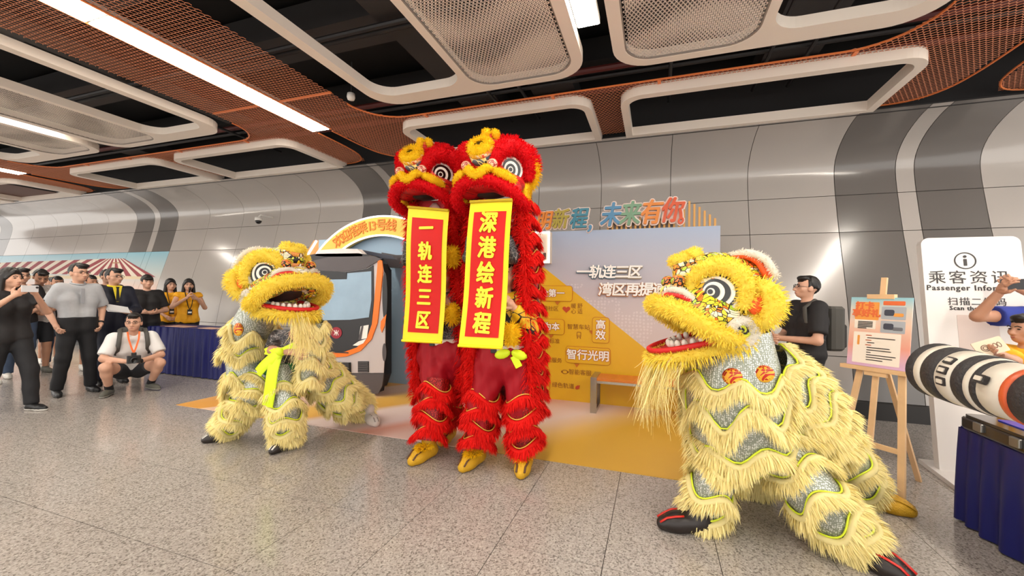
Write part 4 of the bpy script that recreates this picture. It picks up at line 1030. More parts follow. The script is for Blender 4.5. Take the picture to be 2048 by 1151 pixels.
    if shoes is not None:
        sm, sole = shoes if isinstance(shoes, tuple) else (shoes, shoes)
        for sd in 'lr':
            q = J['a' + sd]; kf = J['k' + sd]; fdir = (pose or {}).get('f' + sd, (.12 if sd == 'l' else -.12, -1, 0)); fdir = nrm(fdir); base = np.array([q[0], q[1], max(.0, q[2] - .075 * s)])
            fs = [cone(base + (0, 0, .05 * s), base + fdir * .12 * s + np.array([0, 0, .036 * s]), .046 * s, .038 * s), cone(base - fdir * .035 * s + np.array([0, 0, .04 * s]), base + (0, 0, .085 * s), .04 * s, .042 * s), cone(base + fdir * .1 * s + np.array([0, 0, .034 * s]), base + fdir * .17 * s + np.array([0, 0, .03 * s]), .04 * s, .03 * s)]
            def sf(P): return np.maximum(union(fs, .02)(P), base[2] + .003 - P[:, 2])
            V, F = polygonise(sf, base - np.array([.25, .25, .02]) * s, base + np.array([.25, .25, .16]) * s, .010)
            so = mesh_obj('shoe', W(V), F, sm, t, True)
            sf2 = lambda P: np.maximum(np.maximum(union(fs, .02)(P) - .005, P[:, 2] - base[2] - .022 * s), base[2] + .001 - P[:, 2])
            V, F = polygonise(sf2, base - np.array([.25, .25, .02]) * s, base + np.array([.25, .25, .06]) * s, .010)
            mesh_obj('sole', W(V), F, sole, so, True)
    t['_h'] = h
    del t['_h']
    return dict(t=t, J=J, W=W, H=H, R=Rz, loc=loc, s=s, fwd=fwd, lat=lat, up=upv)
# ------------------------------------------------------------------ PEOPLE
BT = mat('tee_black', (30, 28, 30), .75); BP = mat('trouser_black', (22, 22, 26), .75); GP = mat('polo_grey', (176, 178, 182), .75, var=.04, vscale=30); NV = mat('suit_navy', (22, 26, 44), .65); YS = mat('shirt_yellow', (238, 214, 40), .6)
WT = mat('tee_white', (226, 224, 222), .75); CHK = mat('shirt_check', (196, 190, 186), .75, var=.2, vscale=40); JN = mat('jeans', (70, 86, 112), .8, var=.1, vscale=20); VEST = mat('vest_amber', (246, 176, 22), .65); GS = mat('shoe_grey', (92, 92, 84), .7); BSH = mat('shoe_black', (20, 20, 22), .35); WSH = mat('shoe_white', (228, 224, 216), .5)
BROWNT = mat('shirt_brown', (70, 52, 44), .7); SK = mat('skirt_grey', (120, 120, 128), .8); BLUES = mat('tee_blue', (30, 50, 140), .7); YEL2 = mat('tee_gold', (240, 176, 30), .7); DGR = mat('dark_shorts', (34, 36, 42), .8)
def loc_of(w, loc, yaw, h): return tuple(rot(0, 0, -yaw) @ (np.array(w) - np.array(loc)) / (h / 1.72))
def yaw_to(loc, tgt=(0, 0)): return math.atan2(tgt[0] - loc[0], -(tgt[1] - loc[1]))
def gpt(u, v): q = fl(u, v); return np.array([q[0], q[1], 0])
def place(u, zc):
    """stand on the floor under image column u at depth zc"""
    xc = (u - CXY[0]) / FPX * zc; q = RC @ np.array([xc, 0, -zc]); return np.array([q[0], q[1], 0])
def zc_of(p): return -(RC.T @ np.array([p[0], p[1], 0]))[2]
# grey polo man, hands at his pockets
L0 = gpt(150, 786); P = person('man in grey polo shirt and black trousers with glasses, standing in front of the crowd', L0, yaw_to(L0, (-2, 2.6)), 1.75,
    dict(el=(.27, .07, 1.13), wl=(.22, -.05, .94), er=(-.27, .07, 1.13), wr=(-.22, -.05, .94), kl=(.12, -.03, .49), kr=(-.13, -.03, .49), al=(.16, .02, .075), ar=(-.17, .02, .075)), GP, BP, .85, .90, 2.0, BSH, 'short', glasses=True, build=1.0, hy=.3, neck_col=GP)
pb = MB(); pb.T = (P['R'], P['loc']); pb.rbox((0, -.155 * 1.0, 1.33), (.04, .012, .2), .005); pb.build('placket', mat('polo_trim', (150, 152, 158), .7), P['t'])
pb = MB(); pb.T = (P['R'], P['loc']); a = P['J']['wl']; pb.lathe([(.036, -.012), (.04, 0), (.036, .012)], 12, a, frame_from(nrm(a - P['J']['el']))); pb.build('wristwatch', BSH, P['t'])
# woman in black with a phone at the left edge
L0 = gpt(12, 822); P = person('woman in black holding up a pale phone at the left edge', L0, yaw_to(L0, (-2.5, 3.4)), 1.64,
    dict(wl=(.04, -.33, 1.42), el=(.27, -.14, 1.20), wr=(-.16, -.32, 1.40), er=(-.3, -.12, 1.18), al=(.10, -.22, .075), kl=(.11, -.16, .5), ar=(-.1, .22, .075), kr=(-.1, .06, .5)), BT, BP, .55, .80, 2.0, (BSH, WSH), 'long', female=True, build=1.05, hy=.15,
    hands=dict(l=dict(d=(-.5, -.3, .5), pn=(-.3, .9, .1), curl=.6, side=-1), r=dict(d=(.5, -.3, .5), pn=(.3, .9, .1), curl=.6, side=1)))
def in_hand(P, pos, dims, m, name, label, cat, R=None, r=.008):
    o = MB(); o.T = (P['R'], P['loc']); o.rbox(np.array(pos) * P['s'], dims, r, R); q = o.build(name, m); tag(q, label, cat); return q
PHW = mat('phone_pale', (205, 205, 208), .3); PHB = mat('phone_dark', (40, 38, 42), .3)
ph = in_hand(P, (-.06, -.40, 1.49), (.15, .012, .075), PHW, 'mobile_phone', 'pale phone held up sideways by the woman in black', 'phone'); 
lc = MB(); lc.T = (P['R'], P['loc']); lc.lathe([(.012, 0), (.012, .006), (0, .006)], 10, np.array((-.0, -.406, 1.505)) * P['s'], rot(PI / 2)); lc.build('phone_lens', PHB, ph)
# people in the second and third rows
L0 = place(42, 6.6); person('bespectacled man in black tee behind the woman with the phone', L0, yaw_to(L0, (-2, 3)), 1.72, dict(wl=(.06, -.25, 1.05), el=(.25, -.05, 1.12)), BT, JN, .7, .84, 2.0, WSH, 'short', glasses=True, hy=.1)
L0 = place(78, 6.9); person('man in pale shirt looking down beside the grey polo man', L0, yaw_to(L0, (-2, 3)), 1.72, dict(wl=(.08, -.25, 1.05), wr=(-.1, -.26, 1.05), el=(.25, -.05, 1.12), er=(-.25, -.05, 1.12)), CHK, DGR, .8, .84, .95, GS, 'short', skin=SKIN2, hp=.45, build=1.05)
L0 = place(114, 7.6); person('person in dark tee mostly hidden behind the grey polo man', L0, yaw_to(L0, (-2, 3)), 1.62, None, BT, JN, .7, .84, 2.0, WSH, 'tied', skin=SKIN2)
L0 = place(182, 7.3); P = person('woman in grey skirt and white trainers behind the man in navy suit', L0, yaw_to(L0, (-2.5, 3)), 1.64, dict(kl=(.07, -.02, .48), kr=(-.07, -.02, .48), al=(.07, .02, .075), ar=(-.08, .02, .075)), mat('blouse_dark', (60, 58, 66), .7), SK, .7, .88, .8, WSH, 'tied', female=True, hy=.35, skin=SKIN2, skirt=True)
L0 = place(214, 7.7); person('tall man with glasses in brown shirt at the back of the crowd', L0, yaw_to(L0, (-2, 3)), 1.76, None, BROWNT, BP, 1.6, .84, 2.0, BSH, 'short', glasses=True, hy=.35)
L0 = place(60, 7.4); person('person in patterned shorts standing behind the row of men at far left', L0 + np.array([-.3, .4, 0]), yaw_to(L0, (-2, 3)), 1.6, None, CHK, DGR, .7, .84, .9, WSH, 'short', skin=SKIN2)
L0 = place(-30, 6.0); person('person in white trousers at the extreme left edge of the crowd', L0, yaw_to(L0, (-2, 3)), 1.66, None, WT, BP, .7, .84, 2.0, WSH, 'short')
# navy suit man with papers
L0 = gpt(222, 766); P = person('man in navy suit and yellow shirt holding white papers', L0, yaw_to(L0, (-2.2, 2.8)), 1.72,
    dict(wl=(.10, -.27, 1.08), el=(.27, -.03, 1.10), wr=(-.31, -.02, .86), er=(-.29, .05, 1.12), al=(.12, .04, .075), ar=(-.15, .0, .075)), NV, NV, 1.9, .78, 2.0, BSH, 'short', glasses=True, build=1.02, hy=.4, hands=dict(l=dict(d=(-.9, -.2, .1), pn=(0, 0, 1), curl=.6), r=dict(curl=.6)))
pb = MB(); pb.T = (P['R'], P['loc']); pb.prism([(-.055, 0), (.055, 0), (.012, -.24), (-.012, -.24)], -.006, .006, R=rot(PI / 2 - .12), c=np.array((0, -.142, 1.475)) * P['s']); pb.build('shirt_front', YS, P['t'])
pb = MB(); pb.T = (P['R'], P['loc']); pb.prism([(-.02, 0), (.02, 0), (.012, -.03), (.022, -.22), (-.022, -.22), (-.012, -.03)], .004, .012, R=rot(PI / 2 - .12), c=np.array((0, -.146, 1.46)) * P['s']); pb.build('necktie', BP, P['t'])
pb = MB(); pb.T = (P['R'], P['loc']); ang = np.linspace(0, 2 * PI, 16, endpoint=False); pb.tube([np.array((.066 * math.cos(a), -.0 - .066 * math.sin(a), 1.475 - .012 * math.sin(a))) * P['s'] for a in ang], .014, 6, True); pb.build('shirt_collar', YS, P['t'], True)
pb = MB(); pb.T = (P['R'], P['loc']); pb.lathe([(.04, -.015), (.042, 0), (.04, .015)], 12, P['J']['wr'], frame_from(nrm(P['J']['wr'] - P['J']['er']))); pb.build('cuff', YS, P['t'], True)
o = MB(); o.T = (P['R'], P['loc'])
for i in range(3): o.box(np.array((-.06 + .01 * i, -.36, 1.13 + .006 * i)) * P['s'], (.25, .16, .003), rot(.5 + .04 * i, .12 + .05 * i, .1))
q = o.build('paper_sheets', mat('paper', (222, 222, 224), .6)); tag(q, 'white paper sheets held by the man in the navy suit', 'papers')
# man in black tee beside the suit
L0 = place(294, 7.2); person('young man in black tee with fringe standing between the suit man and the table', L0, yaw_to(L0, (-2, 2.5)), 1.66,
    dict(wl=(.04, -.25, 1.06), el=(.27, -.02, 1.1), wr=(-.02, -.26, 1.07), er=(-.27, -.02, 1.1)), BT, BP, .8, .82, 2.0, BSH, 'fringe', build=1.04, hy=.05, hands=dict(l=dict(d=(-1, -.2, .05), pn=(0, 0, 1), curl=.7), r=dict(d=(1, -.2, .05), pn=(0, 0, 1), curl=.7)))
# two women in amber vests behind the table
def vest_woman(u, zc, label, hh, pose, hy, hands=None):
    L0 = place(u, zc); P = person(label, L0, yaw_to(L0, (-1.5, 2.5)), hh, pose, VEST, BP, .18, .84, 2.0, BSH, 'long', female=True, hy=hy, hands=hands)
    s = P['s']; o = MB(); o.T = (P['R'], P['loc'])
    for e in (1, -1): o.tube([np.array(q) * s for q in ((e * .06, -.02, 1.475), (e * .055, -.13, 1.36), (e * .03, -.17, 1.2), (0, -.17, 1.11))], .007, 5)
    o.build('lanyard', BP, P['t'])
    o = MB(); o.T = (P['R'], P['loc']); o.rbox(np.array((0, -.178, 1.07)) * s, (.075, .012, .1), .006, None); q = o.build('badge', mat('badge_black', (24, 24, 26), .4), P['t'])
    o = MB(); o.T = (P['R'], P['loc']); o.box(np.array((0, -.186, 1.065)) * s, (.055, .004, .03)); o.build('badge_card', WHITE, q)
    for e in (1, -1): o = MB(); o.T = (P['R'], P['loc']); o.rbox(np.array((e * .085, -.125, .98)) * s, (.1, .02, .1), .01); o.build('vest_pocket', VEST, P['t'])
    return P
vest_woman(341, 8.0, 'smiling long-haired woman in amber vest and badge, hands down', 1.62, dict(wl=(.1, -.2, .98), el=(.24, .02, 1.12), wr=(-.1, -.2, .98), er=(-.24, .02, 1.12)), .15)
P = vest_woman(377, 7.9, 'long-haired woman in amber vest speaking into a microphone', 1.62, dict(wr=(-.05, -.24, 1.37), er=(-.27, -.1, 1.17), wl=(.12, -.2, 1.33), el=(.27, -.06, 1.15)), -.1, dict(r=dict(d=(.3, -.1, .8), pn=(.9, 0, -.2), curl=1.0), l=dict(d=(-.7, -.3, .4), pn=(0, .6, .6), curl=.9)))
o = MB(); o.T = (P['R'], P['loc']); o.tube(np.array([(-.04, -.25, 1.40), (-.01, -.18, 1.52)]) * P['s'], .014, 8); o.ell(np.array((-.004, -.165, 1.54)) * P['s'], (.024, .024, .028), 10, 7); q = o.build('microphone', BSH, None, True); tag(q, 'black handheld microphone at the mouth of the woman in amber vest', 'microphone')
# crouching photographer
L0 = gpt(262, 782); P = person('crouching photographer in white tee, dark shorts and grey backpack', L0, yaw_to(L0, (-3.2, 2.0)), 1.74,
    dict(hip=(0, .16, .30), neck=(0, -.08, .80), head=(0, -.105, .845), sl=(.19, -.06, .75), sr=(-.19, -.06, .75), el=(.29, -.18, .50), er=(-.29, -.18, .50), wl=(.06, -.38, .46), wr=(-.09, -.38, .47),
         hl=(.09, .14, .28), hr=(-.09, .14, .28), kl=(.27, -.28, .40), kr=(-.27, -.30, .40), al=(.2, -.02, .085), ar=(-.22, -.1, .075), fl=(.45, -1, 0), fr=(-.45, -1, 0)), WT, DGR, .85, .88, .55, (GS, mat('sole_pale', (150, 148, 140), .7)), 'short', glasses=True, build=1.08, hy=-.25,
    hands=dict(l=dict(d=(-.9, -.3, .1), pn=(0, .5, .8), curl=.8), r=dict(d=(.9, -.3, .1), pn=(0, .5, .8), curl=.8)))
s = P['s']; BPK = mat('backpack_grey', (82, 80, 76), .75)
o = MB(); o.T = (P['R'], P['loc'])
for e in (1, -1): o.tube([np.array(q) * s for q in ((e * .06, -.14, .835), (e * .05, -.215, .74), (e * .02, -.26, .62), (0, -.27, .56))], .011, 5, flat=.4)
o.build('orange_lanyard', mat('lanyard_orange', (240, 110, 50), .6), P['t'])
for e in (1, -1):
    o = MB(); o.T = (P['R'], P['loc']); o.tube([np.array(q) * s for q in ((e * .12, .1, .8), (e * .125, -.02, .865), (e * .135, -.15, .8), (e * .145, -.19, .68), (e * .16, -.06, .52))], .026, 7, flat=.45); o.build('backpack_strap', BPK, P['t'], True)
o = MB(); o.T = (P['R'], P['loc']); o.rbox(np.array((0, .17, .66)) * s, (.30, .17, .42), .05, rot(-.45)); q = o.build('backpack', BPK); tag(q, 'grey backpack worn by the crouching photographer', 'backpack')
o = MB(); o.T = (P['R'], P['loc']); o.rbox(np.array((-.01, -.46, .5)) * s, (.14, .07, .10), .012); o.box(np.array((-.01, -.45, .565)) * s, (.05, .05, .04)); q = o.build('handheld_camera', BSH); tag(q, 'black camera held by the crouching photographer', 'camera')
o = MB(); o.T = (P['R'], P['loc']); o.lathe([(.036, 0), (.04, .05), (.038, .11), (.03, .11), (.028, .09)], 14, np.array((-.01, -.49, .5)) * s, rot(PI / 2)); o.build('camera_lens', BSH, q, True)
o = MB(); o.T = (P['R'], P['loc']); o.lathe([(.033, -.014), (.036, 0), (.033, .014)], 12, P['J']['wl'], frame_from(nrm(P['J']['wl'] - P['J']['el']))); o.build('wristwatch', BSH, P['t'])
for sd in 'lr':
    a = P['J']['a' + sd]; o = MB(); o.T = (P['R'], P['loc']); o.tube([a + (0, 0, .0), a + (nrm(P['J']['k' + sd] - a)) * .09], .047, 10); o.build('sock', BP, P['t'])
# man in black tee with backpack by the wall
L0 = place(1612, 4.35); P = person('man in black tee with grey backpack standing behind the right yellow lion', L0, yaw_to(L0, (-2.4, 3.6)), 1.67,
    dict(wl=(-.02, -.28, 1.06), el=(.27, -.08, 1.06), wr=(-.04, -.30, 1.06), er=(-.27, -.04, 1.08)), BT, BP, .8, .72, 2.0, BSH, 'short', glasses=True, build=1.12, hy=-.3, hp=-.12, hands=dict(l=dict(d=(-1, -.3, .1), pn=(0, .3, .9), curl=.7), r=dict(d=(.6, -.8, .1), pn=(.9, .3, 0), curl=.7)))
o = MB(); o.T = (P['R'], P['loc']); o.rbox(np.array((.0, .24, 1.18)) * P['s'], (.31, .17, .46), .05); q = o.build('backpack', BPK); tag(q, 'dark grey backpack on the man in black tee by the wall', 'backpack')
o = MB(); o.T = (P['R'], P['loc']); o.rbox(np.array((.0, .34, 1.10)) * P['s'], (.24, .06, .24), .03); o.build('front_pocket', mat('backpack_dark', (62, 60, 58), .75), q)
o = MB(); o.T = (P['R'], P['loc']); o.tube([np.array(q2) * P['s'] for q2 in ((.12, .14, 1.40), (.125, .0, 1.485), (.13, -.115, 1.40), (.15, -.12, 1.25), (.19, .05, 1.05))], .026, 7, flat=.45); o.build('strap', BPK, q, True)
# right edge: child in gold tee and person in blue tee with raised phone
L0 = place(2052, 2.95); P = person('child in golden tee at the right edge holding a cream card', L0, yaw_to(L0, (.2, 2.2)), 1.33,
    dict(wr=loc_of(at(1998, 706, 3.6), L0, yaw_to(L0, (.2, 2.2)), 1.33), er=loc_of(at(2030, 722, 3.75), L0, yaw_to(L0, (.2, 2.2)), 1.33)), YEL2, DGR, .8, .82, .9, WSH, 'short', skin=SKIN2, hy=-.4, hands=dict(r=dict(d=(-.1, -.9, .2), pn=(.6, .2, .6), curl=.5)))
o = MB(); o.T = (P['R'], P['loc'])
for a, b_ in (((-.07, -.155, 1.27), (-.07, -.155, 1.13)), ((.0, -.165, 1.27), (.05, -.165, 1.27)), ((.0, -.165, 1.2), (.05, -.165, 1.2)), ((.0, -.165, 1.13), (.05, -.165, 1.13)), ((.0, -.165, 1.27), (.0, -.165, 1.2)), ((.05, -.165, 1.2), (.05, -.165, 1.13))): o.tube(np.array([a, b_]) * P['s'], .012, 6)
o.build('shirt_number', WHITE, P['t'])
pq = P['W'](P['J']['wr']) * 1.0 + (at(1978, 692, 3.56) - at(1998, 706, 3.6)) * .9
o = MB(); Rq = frame_from(nrm(np.array([0, 0, CAMH]) - pq) + np.array([.3, 0, .2])) @ rot(0, 0, .45); o.prism(rrect(-.075, .075, -.05, .05, .008, 3), -.004, .004, R=Rq, c=pq); q = o.build('sketched_card', mat('card_cream', (226, 206, 178), .6)); tag(q, 'cream card with line drawings held by the child in gold', 'card')
o = MB(); Rg = [(.022 * math.cos(a), .022 * math.sin(a)) for a in np.linspace(0, 2 * PI, 18, endpoint=False)]
o.ring([(x - .025, y) for x, y in Rg], [(.8 * x - .025, .8 * y) for x, y in Rg], .004, .006, R=Rq, c=pq); o.ring([(x * .6 - .025, y * .6) for x, y in Rg], [(.4 * x - .025, .4 * y) for x, y in Rg], .004, .006, R=Rq, c=pq)
for xx in (.025, .045): o.ring([(x * .45 + xx, y * .8) for x, y in Rg], [(.3 * x + xx, .6 * y) for x, y in Rg], .004, .006, R=Rq, c=pq)
o.build('drawing', mat('card_ink', (120, 90, 70), .6), q)
L0 = place(2128, 3.35); yw = yaw_to(L0, (-1.0, 3.0)); YA = L0[1] - .3
P = person('person in blue tee raising a dark phone at the right edge', L0, yw, 1.72, dict(wr=loc_of(at(1999, 584, YA - .12), L0, yw, 1.72), er=loc_of(at(1955, 632, YA - .02), L0, yw, 1.72), sr=loc_of(at(2044, 632, YA + .12), L0, yw, 1.72), wl=(.02, -.42, 1.56), el=(.28, -.2, 1.32)), BLUES, DGR, .62, .84, 2.0, WSH, 'short', skin=SKIN2, hands=dict(r=dict(d=(.5, -.2, .7), pn=(.6, .6, .2), curl=.5), l=dict(d=(-.5, -.3, .6), pn=(-.4, .8, .2), curl=.5)))
pc = at(2034, 568, YA - .16); fr_ = frame_from((-.3, -1, 0)); o = MB(); o.rbox(pc, (.17, .08, .014), .012, fr_); q = o.build('mobile_phone', PHB); tag(q, 'dark phone held high by the person in blue tee', 'phone')
# ------------------------------------------------------------------ LION DANCE COSTUMES
def furmat(name, col, k=.16): return mat(name, col, rough=.75, rnd=k, transl=.25, spec=.2)
FY = furmat('fur_cream', (255, 240, 172), .08); FYH = furmat('fur_yellow', (255, 230, 92), .08); FR = furmat('fur_red', (236, 28, 22), .15); FRH = furmat('fur_crimson', (226, 12, 24), .1); FW = furmat('fur_white', (240, 234, 220), .08); FG = furmat('fur_gold', (250, 206, 30), .1)
PIPY = mat('piping_neon', (226, 244, 50), .5); PIPG = mat('piping_gold', (240, 190, 80), .4, metal=.2)
def sequin(name, col, dark):
    m = mat(name, col, rough=.36, metal=.45); nt, b, L = nodes(m)
    tc = nt.nodes.new('ShaderNodeNewGeometry'); v = nt.nodes.new('ShaderNodeTexVoronoi'); v.inputs['Scale'].default_value = 95; v.inputs['Randomness'].default_value = .45; L.new(tc.outputs['Position'], v.inputs['Vector'])
    r = nt.nodes.new('ShaderNodeValToRGB'); r.color_ramp.elements[0].position = .25; r.color_ramp.elements[0].color = srgb(*col); r.color_ramp.elements[1].position = .5; r.color_ramp.elements[1].color = srgb(*dark)
    L.new(v.outputs['Distance'], r.inputs['Fac']); L.new(r.outputs['Color'], b.inputs['Base Color'])
    n2 = nt.nodes.new('ShaderNodeTexVoronoi'); n2.inputs['Scale'].default_value = 95; n2.inputs['Randomness'].default_value = .45; L.new(tc.outputs['Position'], n2.inputs['Vector'])
    bp = nt.nodes.new('ShaderNodeBump'); bp.inputs['Strength'].default_value = .9; bp.inputs['Distance'].default_value = .006; L.new(n2.outputs['Color'], bp.inputs['Height']); L.new(bp.outputs['Normal'], b.inputs['Normal'])
    return m
SEQ = sequin('sequin_silver', (236, 238, 234), (150, 156, 142)); SEQR = sequin('sequin_red', (206, 40, 34), (110, 8, 10)); SEQG = sequin('sequin_green', (150, 170, 150), (60, 90, 70))
def painted(name, cols, scale=26, line=.05, linec=(26, 22, 20)):
    m = mat(name, cols[0], rough=.45); nt, b, L = nodes(m)
    tc = nt.nodes.new('ShaderNodeTexCoord'); no = nt.nodes.new('ShaderNodeTexNoise'); no.inputs['Scale'].default_value = 5; no.inputs['Detail'].default_value = 1
    L.new(tc.outputs['Object'], no.inputs['Vector'])
    mx = nt.nodes.new('ShaderNodeMix'); mx.data_type = 'RGBA'; mx.inputs['Factor'].default_value = .22; L.new(tc.outputs['Object'], mx.inputs['A']); L.new(no.outputs['Color'], mx.inputs['B'])
    mp = nt.nodes.new('ShaderNodeMapping'); mp.inputs['Scale'].default_value = (1, .55, 1.35); L.new(mx.outputs['Result'], mp.inputs['Vector'])
    v = nt.nodes.new('ShaderNodeTexVoronoi'); v.inputs['Scale'].default_value = scale; L.new(mp.outputs[0], v.inputs['Vector'])
    e = nt.nodes.new('ShaderNodeTexVoronoi'); e.feature = 'DISTANCE_TO_EDGE'; e.inputs['Scale'].default_value = scale; L.new(mp.outputs[0], e.inputs['Vector'])
    sx = nt.nodes.new('ShaderNodeSeparateXYZ'); L.new(v.outputs['Color'], sx.inputs[0])
    r = ramp(nt, [(i / len(cols), c) for i, c in enumerate(cols)], 'CONSTANT'); L.new(sx.outputs[0], r.inputs['Fac'])
    lt = nt.nodes.new('ShaderNodeMath'); lt.operation = 'LESS_THAN'; lt.inputs[1].default_value = line; L.new(e.outputs['Distance'], lt.inputs[0])
    m2 = nt.nodes.new('ShaderNodeMix'); m2.data_type = 'RGBA'; L.new(lt.outputs[0], m2.inputs['Factor']); L.new(r.outputs['Color'], m2.inputs['A']); m2.inputs['B'].default_value = srgb(*linec); L.new(m2.outputs['Result'], b.inputs['Base Color'])
    return m
PTY = painted('painted_yellow', [(250, 214, 40), (236, 120, 40), (170, 200, 60), (250, 236, 200), (244, 190, 50), (226, 226, 70)], 46, .075)
PTW = painted('painted_white', [(246, 240, 226), (246, 240, 226), (250, 224, 120), (230, 150, 80)], 40, .06)
PTR = painted('painted_red', [(196, 16, 22), (196, 16, 22), (214, 30, 26), (180, 10, 20)], 16, .02, (120, 6, 12))
PBALL = painted('pompom_print', [(236, 150, 130), (244, 190, 160), (230, 120, 90), (250, 214, 120)], 40, .05, (150, 40, 40))
PBALLY = painted('pompom_print_yellow', [(240, 170, 60), (236, 120, 50), (250, 220, 90), (170, 190, 70)], 40, .07)
PBAND = painted('horn_band', [(60, 64, 74), (90, 96, 100), (230, 200, 90), (50, 54, 60)], 34, .06, (230, 214, 150)); PBAND2 = painted('horn_band_orange', [(240, 130, 60), (250, 190, 80), (236, 100, 60)], 34, .05, (250, 230, 200))
EBK = mat('eye_black', (16, 15, 16), .25, coat=.3); EWH = mat('eye_white', (240, 234, 222), .3, coat=.3); MOUTH = mat('mouth_dark', (40, 22, 18), .7); ORR = mat('ear_orange', (236, 92, 30), .6); REDF = mat('felt_red', (206, 26, 28), .6); JAWR = mat('jaw_pink_red', (222, 48, 58), .5); BLK2 = mat('swirl_black', (24, 22, 20), .5); LIME = mat('swirl_lime', (206, 214, 60), .5)

def tris(F):
    out = []
    for f in F: out += [(f[0], f[k], f[k + 1]) for k in range(1, len(f) - 1)]
    return np.array(out, dtype=np.int64)
def blades(roots, dirs, nors, L, w, droop=.25, rnd=.22, jit=.35):
    """tapered curved strands: vertices and triangles"""
    N = len(roots); rng = np.random
    d = dirs + rng.normal(0, rnd, (N, 3)); d /= np.linalg.norm(d, axis=1)[:, None]
    n = nors / (np.linalg.norm(nors, axis=1)[:, None] + 1e-9)
    side = np.cross(d, n) + rng.normal(0, .35, (N, 3)); side /= np.linalg.norm(side, axis=1)[:, None] + 1e-9
    LL = (np.asarray(L) * (1 + rng.uniform(-jit, jit, N)))[:, None]; ww = (w * (1 + rng.uniform(-.3, .3, N)))[:, None]
    mid = roots + d * LL * .55 + n * LL * .06; tip = roots + d * LL + np.array([0, 0, -1]) * LL * droop
    mid = mid + np.array([0, 0, -1]) * LL * droop * .25
    V = np.stack([roots - side * ww * .5, roots + side * ww * .5, mid - side * ww * .42, mid + side * ww * .42, tip], 1).reshape(-1, 3)
    i = np.arange(N) * 5
    return V, np.vstack([np.c_[i, i + 1, i + 3], np.c_[i, i + 3, i + 2], np.c_[i + 2, i + 3, i + 4]])
def furry(name, core, sets, m, par):
    """one mesh: soft core (MB) with its pile"""
    Vs = []; Fs = []; n = 0
    if core is not None: Vs.append(np.vstack(core.V)); Fs.append(tris(core.F)); n = core.n
    for V, F in sets: Vs.append(V); Fs.append(F + n); n += len(V)
    return mesh_obj(name, np.vstack(Vs), np.vstack(Fs), m, par, True)
def fur_tube(name, P, r, m, par, L=.035, dens=14000, w=.006, flow=0.0, droop=.15, n=40, flat=1.0):
    """plush roll along a path"""
    P = smooth_path(P, n); r = np.full(n, r) if np.isscalar(r) else np.interp(np.linspace(0, 1, n), np.linspace(0, 1, len(r)), r)
    core = MB().tube(P, r, 12); core.ell(P[0], (r[0],) * 3, 10, 7); core.ell(P[-1], (r[-1],) * 3, 10, 7)
    T = np.gradient(P, axis=0); seg = np.linalg.norm(T, axis=1); T /= seg[:, None]
    area = np.sum(seg * 2 * PI * r); N = int(area * dens)
    t = np.random.uniform(0, n - 1.001, N); i = t.astype(int); f = (t - i)[:, None]
    p = P[i] * (1 - f) + P[i + 1] * f; tt = T[i]; rr = r[i]
    q = np.random.normal(0, 1, (N, 3)); q -= tt * np.sum(q * tt, 1)[:, None]; q /= np.linalg.norm(q, axis=1)[:, None]
    sets = [blades(p + q * (rr * .92)[:, None], q * .9 + tt * flow, q, L, w, droop)]
    for e, sg in ((0, -1), (-1, 1)):
        k = max(30, int(2 * PI * r[e] ** 2 * dens)); q = np.random.normal(0, 1, (k, 3)); q /= np.linalg.norm(q, axis=1)[:, None]; q = np.where(((q @ T[e]) * sg < 0)[:, None], -q, q)
        sets.append(blades(P[e] + q * r[e] * .92, q, q, L, w, droop))
    return furry(name, core, sets, m, par)
